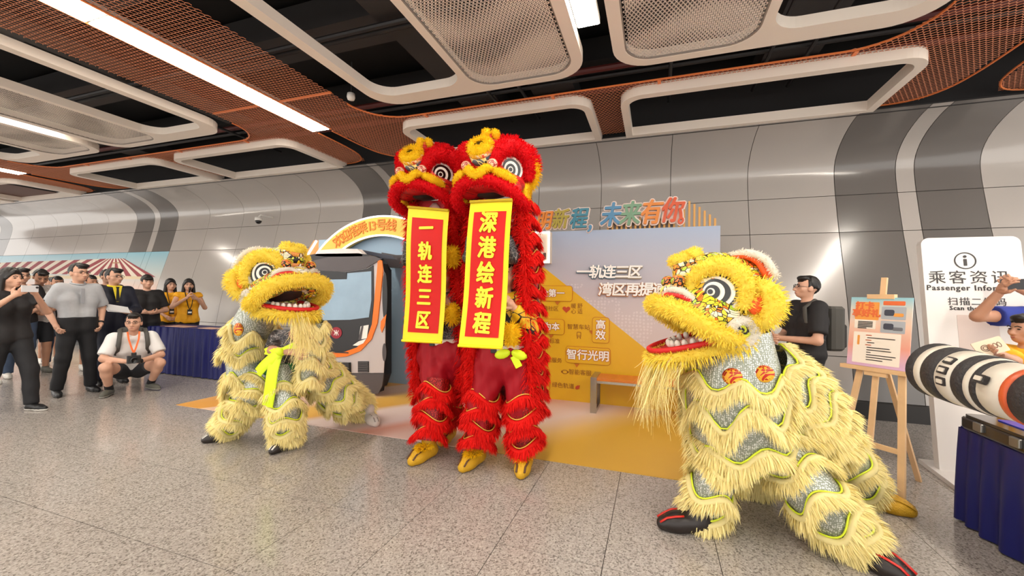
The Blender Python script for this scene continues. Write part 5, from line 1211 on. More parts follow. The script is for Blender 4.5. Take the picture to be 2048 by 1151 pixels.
class Loft:
    def __init__(s, P, rx, ry, side, n=40):
        s.n = n; s.P = smooth_path(P, n); u = np.linspace(0, 1, n); s.rx = np.interp(u, np.linspace(0, 1, len(rx)), rx); s.ry = np.interp(u, np.linspace(0, 1, len(ry)), ry)
        T = np.gradient(s.P, axis=0); s.len = np.linalg.norm(T, axis=1).sum(); s.T = T / np.linalg.norm(T, axis=1)[:, None]
        sv = nrm(side); S = []
        for t in s.T: sv = nrm(sv - t * np.dot(sv, t)); S.append(sv)
        s.S = np.array(S); s.B = np.cross(s.T, s.S)
    def at(s, u, th):
        u = np.clip(u, 0, 1) * (s.n - 1.001); i = u.astype(int); f = (u - i)[:, None]
        g = lambda A: A[i] * (1 - f) + A[i + 1] * f
        P, S, B, T = g(s.P), g(s.S), g(s.B), g(s.T); f1 = f[:, 0]; rx = s.rx[i] * (1 - f1) + s.rx[i + 1] * f1; ry = s.ry[i] * (1 - f1) + s.ry[i + 1] * f1
        c, sn = np.cos(th), np.sin(th)
        pos = P + S * (rx * c)[:, None] + B * (ry * sn)[:, None]; nor = S * (c / rx)[:, None] + B * (sn / ry)[:, None]; nor /= np.linalg.norm(nor, axis=1)[:, None]
        return pos, nor, T
    def mesh(s, name, m, par, a0=0, a1=2 * PI, u0=0, u1=1, nu=26, nt=28, thick=False):
        U, A = np.meshgrid(np.linspace(u0, u1, nu), np.linspace(a0, a1, nt), indexing='ij'); p, n_, _ = s.at(U.ravel(), A.ravel())
        mb = MB().grid(p.reshape(nu, nt, 3))
        if thick: mb.grid((p - n_ * .012).reshape(nu, nt, 3)[:, ::-1])
        return mb.build(name, m, par, True)
    def trim(s, u0, amp, k, L, m, par, pip, a0=0, a1=2 * PI, dens=1500, ph=0, band=.02, w=.008, droop=.18, puff=.018, lift=.7):
        """wavy fur trim round the loft at u0 with piping along its upper edge"""
        wav = lambda th: u0 + amp * np.cos(k * th + ph)
        ths = np.linspace(a0, a1, 48); closed = abs(a1 - a0 - 2 * PI) < 1e-3
        if closed: ths = ths[:-1]
        p, n_, T = s.at(wav(ths), ths)
        core = MB().tube(p + n_ * puff + T * .02, puff * 1.15, 6, closed)
        if pip is not None: MB().tube(p + n_ * .010 - T * .008, .0055, 5, closed).build('piping', pip, par, True)
        d = np.diff(np.vstack([p, p[:1]]) if closed else p, axis=0); ln = np.linalg.norm(d, axis=1).sum(); N = int(ln * dens)
        th = np.random.uniform(a0, a1, N); u = wav(th) + np.random.uniform(0, 1, N) * band / s.len
        p, n_, T = s.at(u, th)
        return furry('fur_trim', core, [blades(p + n_ * np.random.uniform(.0, .022, N)[:, None], T * 1.0 + n_ * lift, n_, L, w, droop, .2)], m, par)

def lion_eye(T, c, nrmv, r, par, up=(0, 0, 1)):
    """painted eye: stacked rings, the pupil looking forward"""
    Rl = frame_from(nrmv, up); Rw, pos = T; R = Rw @ Rl; cw = Rw @ np.array(c) + pos
    first = None
    for i, (k, m, off) in enumerate(((1.0, EBK, 0), (.86, EWH, .0), (.72, EBK, .06), (.55, EWH, .10), (.38, EBK, .15), (.2, EWH, .2), (.13, EBK, .22))):
        pts = [(off * r * EYE_OFF + k * r * math.cos(a) * (1.0 if i > 2 else 1 + .08 * math.cos(a)), k * r * math.sin(a) * (1 if i > 2 else (1.0 - .06 * math.cos(a)))) for a in np.linspace(0, 2 * PI, 30, endpoint=False)]
        mb = MB(); mb.prism(pts, -.03 + .004 * i, .012 + .006 * i, R=R, c=cw)
        o = mb.build('eye_disc' if i == 0 else ('eye_ring' if i < 6 else 'pupil'), m, par)
        if first is None: first = o
    return first
EYE_OFF = -1
def lion_head(par, pos, yaw, pitch=0, roll=0, sc=1.0, pal='yellow', jaw=.35, beard=True, jaw_f=.0):
    global EYE_OFF
    Rw = rot(0, 0, yaw) @ rot(pitch, 0, 0) @ rot(0, roll, 0) * sc; pos = np.array(pos, float); T = (Rw, pos)
    X = lambda a: Rw @ np.array(a, float) + pos
    XX = lambda L: [X(a) for a in L]
    yel = pal == 'yellow'
    Fb = FYH if yel else FRH; Fl = FYH if yel else FRH; shell = PTY if yel else PTR
    hd = bpy.data.objects.new('lion_head', None); hd.location = pos; link(hd, par); WL[hd.name] = Vector(pos)
    # shell
    f = union([elli((0, .06, .03), (.27, .29, .25)), elli((0, -.2, -.07), (.25, .2, .11)), elli((0, -.06, .15), (.15, .2, .14)), elli((0, .12, -.12), (.28, .22, .2)), elli((.2, -.08, -.14), (.13, .2, .1)), elli((-.2, -.08, -.14), (.13, .2, .1))], .06)
    def ff(P): return np.maximum(np.maximum(f(P), -elli((0, .0, -.36), (.23, .42, .2))(P)), -elli((0, .12, -.05), (.22, .24, .22))(P))
    V, F = polygonise(ff, (-.36, -.45, -.38), (.36, .4, .36), .013)
    mesh_obj('face_shell', V @ Rw.T + pos, F, shell, hd, True)
    MB(T).ell((0, .02, -.16), (.20, .27, .1), 14, 8).build('mouth_cavity', MOUTH, hd, True)
    for e in (1, -1):
        EYE_OFF = -e
        lion_eye(T, (e * .215, -.085, .005), (e * .8, -.6, .12), .125 if yel else .138, hd)
        # white plush rim under the eye, plush brow above
        nn = nrm((e * .8, -.6, .12)); Rl = frame_from(nn)
        arc = lambda a0, a1, r, d, n=9: [np.array((e * .215, -.085, .005)) + Rl @ np.array((r * math.cos(a), r * math.sin(a), d)) for a in np.linspace(a0, a1, n)]
        low = arc(PI * 1.05, PI * 1.95, .14, .0); fur_tube('eye_rim', XX(low), .016 * sc, FW if yel else FRH, hd, .018 * sc, 14000, .004, n=24)
        br = arc(PI * 1.0 if e > 0 else 0.0, -PI * .12 if e > 0 else PI * 1.12, .178 if yel else .20, .0)
        fur_tube('eyebrow', XX(br), np.array([.036, .056, .06, .056, .04]) * sc * (1 if yel else 1.35), Fb, hd, .028 * sc, 13000, .006)
        # ear
        ear = [(e * .27, .10, -.15), (e * .32, .165, -.15), (e * .35, .20, -.05), (e * .32, .16, .04), (e * .27, .08, .03)]
        fur_tube('ear', XX(ear), np.array([.05, .062, .066, .06, .045]) * sc, FYH if yel else FG, hd, .04 * sc, 11000, .006) if yel or True else None
        MB(T).ell((e * .33, .105, -.055), (.03, .05, .07), 12, 8).build('ear_lining', ORR if yel else REDF, hd, True)
        # cheek roundel
        cn = nrm((e, .05, -.05)); Rc = frame_from(cn); cc = np.array((e * .30, .04, -.235))
        fur_tube('cheek_roundel', XX([cc + Rc @ np.array((.07 * math.cos(a), .07 * math.sin(a), .01)) for a in np.linspace(0, 2 * PI, 13)]), .033 * sc, FW if yel else FG, hd, .018 * sc, 11000, .005, n=30)
        sw = MB(T); sw.prism([(.05 * math.cos(a), .05 * math.sin(a)) for a in np.linspace(0, 2 * PI, 18, endpoint=False)], 0, .02, R=Rc, c=cc); sw.build('roundel_disc', BLK2, hd)
        for k in range(3):
            a0 = k * 2 * PI / 3; sw = MB(T); sw.tube([cc + Rc @ np.array(((.008 + .034 * t) * math.cos(a0 + 2.0 * t), (.008 + .034 * t) * math.sin(a0 + 2.0 * t), .022)) for t in np.linspace(0, 1, 8)], np.linspace(.004, .011, 8), 6); sw.build('roundel_swirl', LIME if yel else PIPG, hd)
        # pompom on a stalk beside the nose
        MB(T).ell((e * .125, -.31, .075), (.047, .047, .047), 14, 9).build('pompom', PBALLY if yel else PBALL, hd, True)
        MB(T).tube([(e * .11, -.24, .02), (e * .122, -.30, .06)], .022, 8).build('pompom_stalk', PTY if yel else PIPG, hd)
        if yel:
            # eyelid stripes on the muzzle
            for k, m in enumerate((FW, )): fur_tube('nostril_rim', XX([(e * .05, -.37, -.02), (e * .12, -.35, .015), (e * .2, -.29, .0), (e * .22, -.24, -.04)]), .022 * sc, FW, hd, .018 * sc, 12000, .004, n=24)
            MB(T).tube(smooth_path([(e * .06, -.385, -.045), (e * .13, -.372, -.02), (e * .2, -.31, -.03), (e * .23, -.25, -.06)], 14), .017, 6).build('nostril_red', REDF, hd, True)
            MB(T).tube(smooth_path([(e * .06, -.40, -.06), (e * .14, -.38, -.04), (e * .21, -.32, -.05)], 12), .010, 6).build('nostril_black', BLK2, hd, True)
        else:
            fur_tube('nose_roll', XX([(e * .17, -.34, .01), (e * .22, -.30, -.03), (e * .27, -.23, -.08)]), np.array([.032, .045, .036]) * sc, FG, hd, .02 * sc, 12000, .005, n=24)
            for k in range(2): MB(T).tube(smooth_path([(e * .19, -.345 + .05 * k, -.02 - .03 * k), (e * .25, -.29 + .05 * k, -.05 - .03 * k), (e * .30, -.20 + .05 * k, -.06 - .03 * k)], 10), np.array([.004, .007, .01, .011, .011, .011, .01, .009, .007, .004]), 6).build('cheek_stripe', EBK if k else EWH, hd)
    # upper lip roll
    lip = [(-.31, .02, -.29), (-.335, -.12, -.25), (-.31, -.26, -.17), (-.2, -.37, -.105), (0, -.42, -.085), (.2, -.37, -.105), (.31, -.26, -.17), (.335, -.12, -.25), (.31, .02, -.29)]
    if not yel: lip = [(-.29, .02, -.37), (-.32, -.12, -.31), (-.29, -.25, -.2), (-.17, -.345, -.085), (0, -.38, -.045), (.17, -.345, -.085), (.29, -.25, -.2), (.32, -.12, -.31), (.29, .02, -.37)]
    fur_tube('upper_lip', XX(lip), np.array([.05, .062, .068, .066, .062, .066, .068, .062, .05]) * sc * (.84 if yel else .74), Fl, hd, (.034 if yel else .024) * sc, 13000, .006, n=60)
    # nose bridge and roll
    if yel: MB(T).ell((0, -.30, .0), (.1, .1, .06), 14, 9).build('nose', PTW, hd, True)
    else:
        fur_tube('nose', XX([(-.12, -.33, .04), (-.075, -.37, .045), (-.04, -.40, .01), (0, -.41, .0), (.04, -.40, .01), (.075, -.37, .045), (.12, -.33, .04)]), np.array([.03, .036, .038, .04, .038, .036, .03]) * sc, FG, hd, .018 * sc, 12000, .005)
    # horn dome on the forehead
    Rt = rot(.42 if yel else .62); hc = np.array((0, -.17, .12))
    MB(T).lathe([(.125, -.03), (.13, .02)], 22, hc, Rt).build('horn_base', ORR if not yel else PTW, hd, True)
    MB(T).lathe([(.125, .015), (.128, .05), (.118, .085)], 22, hc, Rt).build('horn_band', PBAND if not yel else PTY, hd, True)
    MB(T).lathe([(.117, .085), (.112, .125)], 22, hc, Rt).build('horn_band', PBAND2 if not yel else PTW, hd, True)
    hm = FG if not yel else FYH
    tor = [hc + Rt @ np.array((.075 * math.cos(a), .075 * math.sin(a), .14)) for a in np.linspace(0, 2 * PI, 13)]
    fur_tube('horn_plush', XX(tor), .04 * sc, hm, hd, .026 * sc, 14000, .005, n=30)
    MB(T).prism([(.045 * math.cos(a), .045 * math.sin(a)) for a in np.linspace(0, 2 * PI, 18, endpoint=False)], .12, .165, R=Rt, c=hc).build('mirror', EBK, hd)
    # crest at the back
    if yel:
        for k in range(5):
            x = (k - 2) * .085
            rb_ = [(x * .4, .03, .25), (x * 1.0, .11, .28), (x * 1.5, .19, .23), (x * 1.8, .23, .13)]
            fur_tube('crest_rib', XX(rb_), np.array([.018, .024, .024, .016]) * sc, FW, hd, .018 * sc, 11000, .004, n=20)
            if k < 4:
                x2 = (k - 1.5) * .085; MB(T).tube(smooth_path([(x2 * .4, .03, .235), (x2, .11, .265), (x2 * 1.5, .18, .22), (x2 * 1.8, .22, .12)], 12), .045, 8, flat=.6).build('crest_web', ORR if k % 2 else mat('crest_yellow', (250, 206, 40), .6), hd, True)
    else:
        for k, (a, b_) in enumerate((((-.03, .03, .33), .042), ((.045, .06, .325), .036))):
            fur_tube('crest_ball', XX([a, np.array(a) + (.0, .0, .02)]), b_ * sc, FG, hd, .02 * sc, 16000, .005, n=6)
        MB(T).tube([(0, .03, .24), (0, .04, .34)], .03, 8).build('crest_stalk', REDF, hd)
        for e in (1, -1): fur_tube('back_plush', XX([(e * .2, .12, .2), (e * .3, .2, .12), (e * .34, .26, .0)]), np.array([.07, .09, .07]) * sc, FRH, hd, .04 * sc, 10000, .007, n=20)
        fur_tube('back_plush', XX([(-.2, .14, .22), (0, .18, .25), (.2, .14, .22)]), .07 * sc, FRH, hd, .04 * sc, 10000, .007, n=20)
    # lower jaw
    jw = hd
    Rj = rot(jaw); hinge = np.array((0, .10, -.27)); J = lambda a: hinge + Rj @ (np.array(a, float))
    ln = .50 + jaw_f
    outl = [(-.22, 0), (-.235, -.2 * ln / .5), (-.19, -.38 * ln / .5), (-.1, -.48 * ln / .5), (0, -.5 * ln / .5), (.1, -.48 * ln / .5), (.19, -.38 * ln / .5), (.235, -.2 * ln / .5), (.22, 0)]
    mb = MB((Rw @ Rj, X(hinge))); mb.prism(outl, -.03, .0); mb.build('jaw_plate', JAWR, jw)
    rim = [(x * 1.02, y * 1.01, .02) for x, y in outl]
    MB((Rw @ Rj, X(hinge))).tube(smooth_path(rim, 40), .018, 8).build('jaw_lip', REDF, jw, True)
    for i in range(11):
        a = PI * (i + .5) / 11; mb = MB((Rw @ Rj, X(hinge))); mb.ell((.17 * math.cos(a), -.2 * ln / .5 - .2 * math.sin(a), .03), (.022, .022, .03), 8, 6); mb.build('tooth', EWH, jw, True)
    mb = MB((Rw @ Rj, X(hinge))); mb.ell((0, -.22, .012), (.1, .2, .02), 14, 8); mb.build('tongue', mat('tongue_pink', (244, 190, 180), .5), jw, True)
    under = [J((x * .98, y * .98, -.04)) for x, y in outl]
    fur_tube('jaw_fringe', XX(under), .035 * sc, (FYH if yel else FRH), jw, .05 * sc, 9000, .007, droop=.5, n=40)
    if beard:
        # long strands from the jaw's front edge
        N = 420; t = np.random.uniform(.22, .78, N) if beard != 'sides' else np.where(np.random.rand(N) < .5, np.random.uniform(.36, .5, N), np.random.uniform(.8, .95, N)); PP = smooth_path(under, 200); r0 = np.array([X(p) for p in PP[(t * 199).astype(int)]]) + np.random.normal(0, .012, (N, 3))
        VV = []; FF = []; k = 0
        for p in r0:
            L = np.random.uniform(.22, .46) * sc; sway = np.random.normal(0, .05, 3); fw = Rw @ np.array((0, -1, 0)); steps = 6; w = .007; sd = nrm(np.cross(fw + np.random.normal(0, .5, 3), (0, 0, 1))) * w
            for j in range(steps):
                u = j / (steps - 1); q = p + fw * .06 * math.sin(u * 2.2) + sway * u * u + np.array([0, 0, -L * u]); ww = (1 - .75 * u); VV += [q - sd * ww * .5, q + sd * ww * .5]
            for j in range(steps - 1): FF.append([k + 2 * j, k + 2 * j + 1, k + 2 * j + 3, k + 2 * j + 2])
            k += 2 * steps
        o = mesh_obj('beard', np.array(VV), np.array(FF), FY if yel else FR, jw, True); o['kind'] = 'stuff'
    return hd, X

def shoe_lion(par, base, fdir, mat_, stripe, nm='shoe', s=1.2, nstripe=3):
    base = np.array(base, float); fdir = nrm(fdir) * s; side = np.cross((0, 0, 1), fdir)
    fs = [cone(base + (0, 0, .05 * s), base + fdir * .12 + np.array([0, 0, .04 * s]), .056 * s, .052 * s), cone(base + fdir * .1 + np.array([0, 0, .04 * s]), base + fdir * .17 + np.array([0, 0, .032 * s]), .052 * s, .036 * s), cone(base - fdir * .04 + np.array([0, 0, .045 * s]), base + (0, 0, .12 * s), .05 * s, .05 * s)]
    f = lambda P: np.maximum(union(fs, .025)(P), .004 - P[:, 2])
    V, F = polygonise(f, base - .32, base + .32, .012); o = mesh_obj(nm, V, F, mat_, par, True)
    for k in range(nstripe):
        w = (k - (nstripe - 1) / 2) * .034; pts = [base + fdir * a + side * w * (1.1 - .3 * (a > .14)) + np.array([0, 0, z * s]) for a, z in ((.08, .092), (.12, .088), (.16, .074), (.195, .05))]
        MB().tube(pts, .009, 6, flat=.6).build('toe_stripe', stripe, o, True)
    return o
def fur_leg(par, P, rx, rows, cloth, furm, pip, L=.085, k=3, amp=.03, side=(1, 0, 0), dens=1700, ph=0, ry=None, name='leg_cover'):
    lo = Loft(P, rx, ry or rx, side, 30); g = lo.mesh(name, cloth, par, nu=18, nt=18)
    for i, u in enumerate(rows): lo.trim(u, amp / lo.len, k, L, furm, g, pip, ph=ph + (PI if i % 2 else 0) * .6, dens=dens)
    return lo

GSH = mat('shoe_goldfur', (206, 158, 24), .6, bump=.5, bscale=90); CLAW = mat('claw_brown', (86, 50, 20), .5); BKS = mat('shoe_leather', (34, 26, 24), .4); RSTR = mat('shoe_red_stripe', (206, 44, 34), .4); GSH2 = mat('shoe_gold_sequin', (196, 150, 30), .35, metal=.4, bump=.6, bscale=120); GRN = mat('cloth_green', (34, 110, 44), .6); NEON = mat('sash_neon', (222, 246, 30), .55); TAT = painted('tee_tattoo', [(30, 26, 28), (34, 30, 32), (60, 52, 50)], 30, .03, (150, 140, 136)); SQY = painted('shirt_tiger', [(228, 186, 30), (232, 190, 36), (30, 26, 24), (226, 180, 24)], 9, .04)
REDP2 = mat('trouser_crimson', (158, 8, 26), .6, spec=.3); WBELT = mat('belt_white', (236, 226, 214), .5); EMB = painted('embroidery_red', [(196, 40, 24), (240, 170, 40), (180, 20, 20)], 60, .05, (240, 190, 60))

# ================= right yellow lion (faces left)
RL = thing('lion_costume', 'large yellow lion dance costume on the right, facing left in profile', 'lion costume', (.7, 2.9, 0))
hp_ = at(1435, 588, 2.80); hd, X = lion_head(RL, hp_, -1.34, -.03, 0, .87, 'yellow', jaw=.30, jaw_f=.06)
# collar sheet and front cape
nk = at(1470, 690, 2.86); c1 = at(1468, 770, 2.92); c2 = at(1478, 850, 2.96); c3 = at(1488, 900, 2.98)
cape = Loft([nk + (0, 0, .10), (nk + c1) / 2, c1, c2, c3], [.19, .25, .28, .29, .27], [.15, .21, .25, .26, .24], (1, 0, 0))
g = cape.mesh('front_cape', SEQ, RL, nu=24, nt=36)
for i, u in enumerate((.33, .60, .87)): cape.trim(u, .07, 6, .088, FY, g, PIPY, ph=i * .9, dens=2300, w=.009)
for (uu, tt) in ((.25, 1.75), (.23, 1.05)):
    p, n_, T_ = cape.at(np.array([uu]), np.array([tt])); MB().ell(p[0], (.055, .03, .05), 12, 8).build('embroidered_patch', EMB, g, True)
# back of the bent rear dancer under the costume
bk0 = at(1510, 735, 2.98); bk1 = at(1560, 785, 3.08); bk2 = at(1602, 838, 3.15); bk3 = at(1632, 893, 3.15)
body = Loft([bk0, bk1, bk2, bk3], [.2, .23, .23, .18], [.2, .24, .24, .18], (0, 1, 0))
g = body.mesh('back_cape', SEQ, RL, nu=24, nt=36)
for i, u in enumerate((.04, .27, .50, .73, .95)): body.trim(u, .06, 6, .080, FY, g, PIPY, ph=i * 1.1, dens=2200, w=.009)
tailp = at(1590, 735, 3.2)
# legs
A = at(1450, 885, 2.95); B_ = at(1428, 960, 2.85); Cc = fl(1408, 1050); Cc[2] = .10
fur_leg(RL, [A, B_, Cc], [.14, .125, .115, .11], (.06, .34, .62, .90), SEQ, FY, PIPY, .075, 3)
shoe_lion(RL, fl(1395, 1062) * (1, 1, 0), (-1, -.25, 0), BKS, RSTR)
A = at(1555, 880, 3.0); B_ = at(1628, 990, 2.85); Cc = fl(1705, 1110); Cc[2] = .11
fur_leg(RL, [A, B_, Cc], [.17, .15, .13, .115], (.04, .27, .50, .73, .94), SEQ, FY, PIPY, .078, 3, side=(0, 1, 0))
shoe_lion(RL, fl(1716, 1122) * (1, 1, 0), (.75, -.7, 0), BKS, RSTR)
A = at(1622, 835, 3.25); B_ = at(1678, 905, 3.35); Cc = fl(1728, 1005); Cc[2] = .12
fur_leg(RL, [A, B_, Cc], [.15, .14, .125, .11], (.05, .33, .62, .90), SEQ, FY, PIPY, .078, 3, side=(0, 1, 0))
shoe_lion(RL, fl(1738, 1012) * (1, 1, 0), (.95, -.35, 0), GSH2, GSH2)
A = at(1500, 880, 3.2); Cc = fl(1512, 985); Cc[2] = .1
fur_leg(RL, [A, (A + Cc) / 2, Cc], [.15, .13, .11], (.5, .75), GRN, FY, PIPY, .09, 3)
shoe_lion(RL, fl(1515, 985) * (1, 1, 0), (-.8, -.5, 0), BKS, RSTR)

# ================= left yellow lion (faces right)
LL = thing('lion_costume', 'yellow lion dance costume on the left facing right, mouth open', 'lion costume', (-3.4, 3.0, 0))
hp_ = at(562, 552, 2.72); hd, X = lion_head(LL, hp_, 1.38, -.12, 0, .86, 'yellow', jaw=.24, beard='sides')
c0 = at(516, 606, 2.84); c1 = at(500, 690, 2.92); c2 = at(500, 760, 2.92); c3 = at(505, 815, 2.9)
cape = Loft([c0, (c0 + c1) / 2, c1, c2, c3], [.11, .16, .165, .16, .13], [.13, .21, .22, .2, .15], (1, 0, 0))
g = cape.mesh('side_cape', SEQ, LL, nu=22, nt=32)
for i, u in enumerate((.27, .50, .73, .95)): cape.trim(u, .06, 5, .085, FY, g, PIPY if i else None, ph=i * 1.2, dens=2300, w=.009)
p, n_, T_ = cape.at(np.array([.22]), np.array([1.3])); MB().ell(p[0], (.05, .03, .06), 12, 8).build('embroidered_patch', EMB, g, True)
# rear dancer's mound and outstretched leg
m0 = at(622, 725, 3.1); m1 = at(648, 758, 3.3); m2 = at(678, 790, 3.45); m3 = at(703, 808, 3.55)
body = Loft([m0, m1, m2, m3], [.14, .17, .17, .13], [.14, .18, .18, .13], (0, 1, 0))
g = body.mesh('back_cape', SEQ, LL, nu=22, nt=30)
for i, u in enumerate((.05, .32, .60, .88)): body.trim(u, .06, 5, .075, FY, g, PIPY, ph=i * 1.3, dens=2200, w=.009)
A = at(672, 790, 3.5); Cc = fl(728, 838); Cc[2] = .12
fur_leg(LL, [A, (A + Cc) / 2 + (0, 0, .03), Cc], [.15, .13, .10], (.1, .45, .8), SEQ, FY, PIPY, .09, 3, side=(0, 1, 0))
MB().tube([Cc, Cc + (.05, -.03, -.02)], .085, 12).build('green_sock', GRN, LL, True)
shoe_lion(LL, fl(738, 843) * (1, 1, 0), (.8, -.5, 0), mat('shoe_canvas', (214, 206, 198), .6), mat('shoe_strap', (150, 140, 136), .6), nstripe=2)
# curtain of fur on the far side of the open mouth
f0 = at(634, 640, 2.8); f1 = at(630, 690, 2.88); f2 = at(618, 755, 2.95)
cur = Loft([f0, f1, f2], [.045, .06, .07], [.06, .08, .08], (0, 1, 0)); g = cur.mesh('far_cape', SEQ, LL, nu=12, nt=16)
for i, u in enumerate((.02, .34, .66, .95)): cur.trim(u, .06, 3, .08, FY, g, None, ph=i, dens=2400, w=.009)
ribbon_g = [at(608, 640, 2.86), at(612, 670, 2.84), at(606, 705, 2.82)]
Lg = Loft([at(614, 636, 2.92), at(616, 668, 2.9), at(610, 712, 2.9)], [.06, .09, .06], [.05, .05, .04], (1, 0, 0), 20); Lg.mesh('green_lining', GRN, LL, nu=12, nt=16)
# front dancer's legs
hipL = at(530, 745, 2.95); kn = at(492, 800, 2.84); ft = fl(452, 876); ft[2] = .11
fur_leg(LL, [hipL, kn, ft], [.14, .13, .12, .105], (.1, .3, .5, .7, .9), SEQ, FY, PIPY, .07, 3)
hipR = at(566, 735, 2.93); kn = at(570, 810, 2.86); ft2 = fl(573, 893); ft2[2] = .11
fur_leg(LL, [hipR, kn, ft2], [.13, .13, .12, .105], (.28, .46, .64, .80, .94), SEQ, FY, PIPY, .07, 3, ph=.5)
WBS = mat('shoe_white_black', (226, 222, 216), .4)
shoe_lion(LL, fl(452, 878) * (1, 1, 0), (-.5, -.8, 0), BKS, WBS, nstripe=2, s=.95); shoe_lion(LL, fl(573, 895) * (1, 1, 0), (.1, -1, 0), BKS, WBS, nstripe=2, s=.95)
# the dancer seen under the lifted mouth
dl = at(560, 800, 2.98) * (1, 1, 0); yaw = yaw_to(dl, (-.4, 1.6)); HH = 1.62
K = lambda u, v, Y: loc_of(at(u, v, Y), dl, yaw, HH)
P = person('lion dancer in black tattoo tee crouching under the left yellow lion head', dl, yaw, HH, dict(hip=K(562, 728, 2.98), neck=K(590, 668, 2.92), head=K(599, 663, 2.84), sl=K(622, 676, 2.95), sr=K(556, 674, 2.92), el=K(628, 690, 2.85), wl=K(612, 640, 2.70), er=K(545, 700, 2.80), wr=K(588, 704, 2.74), hl=K(580, 730, 2.96), hr=K(545, 730, 2.97), kl=K(574, 812, 2.88), kr=K(500, 800, 2.86), al=tuple(np.array(loc_of(fl(573, 893) + (0, .02, .08), dl, yaw, HH))), ar=tuple(np.array(loc_of(fl(454, 878) + (0, .02, .08), dl, yaw, HH)))),
    TAT, GRN, .9, .86, 1.0, None, 'short', skin=SKIN2, hy=.25, hp=.2)
sa = MB(); w0 = at(560, 700, 2.80)
def ribbon(pts, w, nm, m, par, tw=0):
    pts = smooth_path(pts, 16); T_ = np.gradient(pts, axis=0); V = []
    for i, p in enumerate(pts):
        sd = nrm(np.cross(T_[i], (.25, -.9, .2))) * w / 2; V.append([p - sd, p - sd * .3 + np.array([0, -.012, 0]), p + sd * .4 + np.array([0, .006, 0]), p + sd])
    mb = MB().grid(V); mb.grid((np.array(V) + np.array([.0, .006, 0]))[:, ::-1]); return mb.build(nm, m, par, True)
ribbon([at(556, 702, 2.76), at(545, 740, 2.72), at(538, 790, 2.70), at(534, 812, 2.70)], .10, 'sash_tail', NEON, P['t'])
ribbon([at(560, 702, 2.75), at(530, 728, 2.72), at(515, 745, 2.72)], .09, 'sash_tail', NEON, P['t']); ribbon([at(530, 700, 2.78), at(558, 704, 2.74), at(592, 690, 2.76)], .07, 'sash', NEON, P['t'])
MB().ell(at(560, 703, 2.73), (.04, .03, .035), 10, 7).build('sash_knot', NEON, P['t'], True)

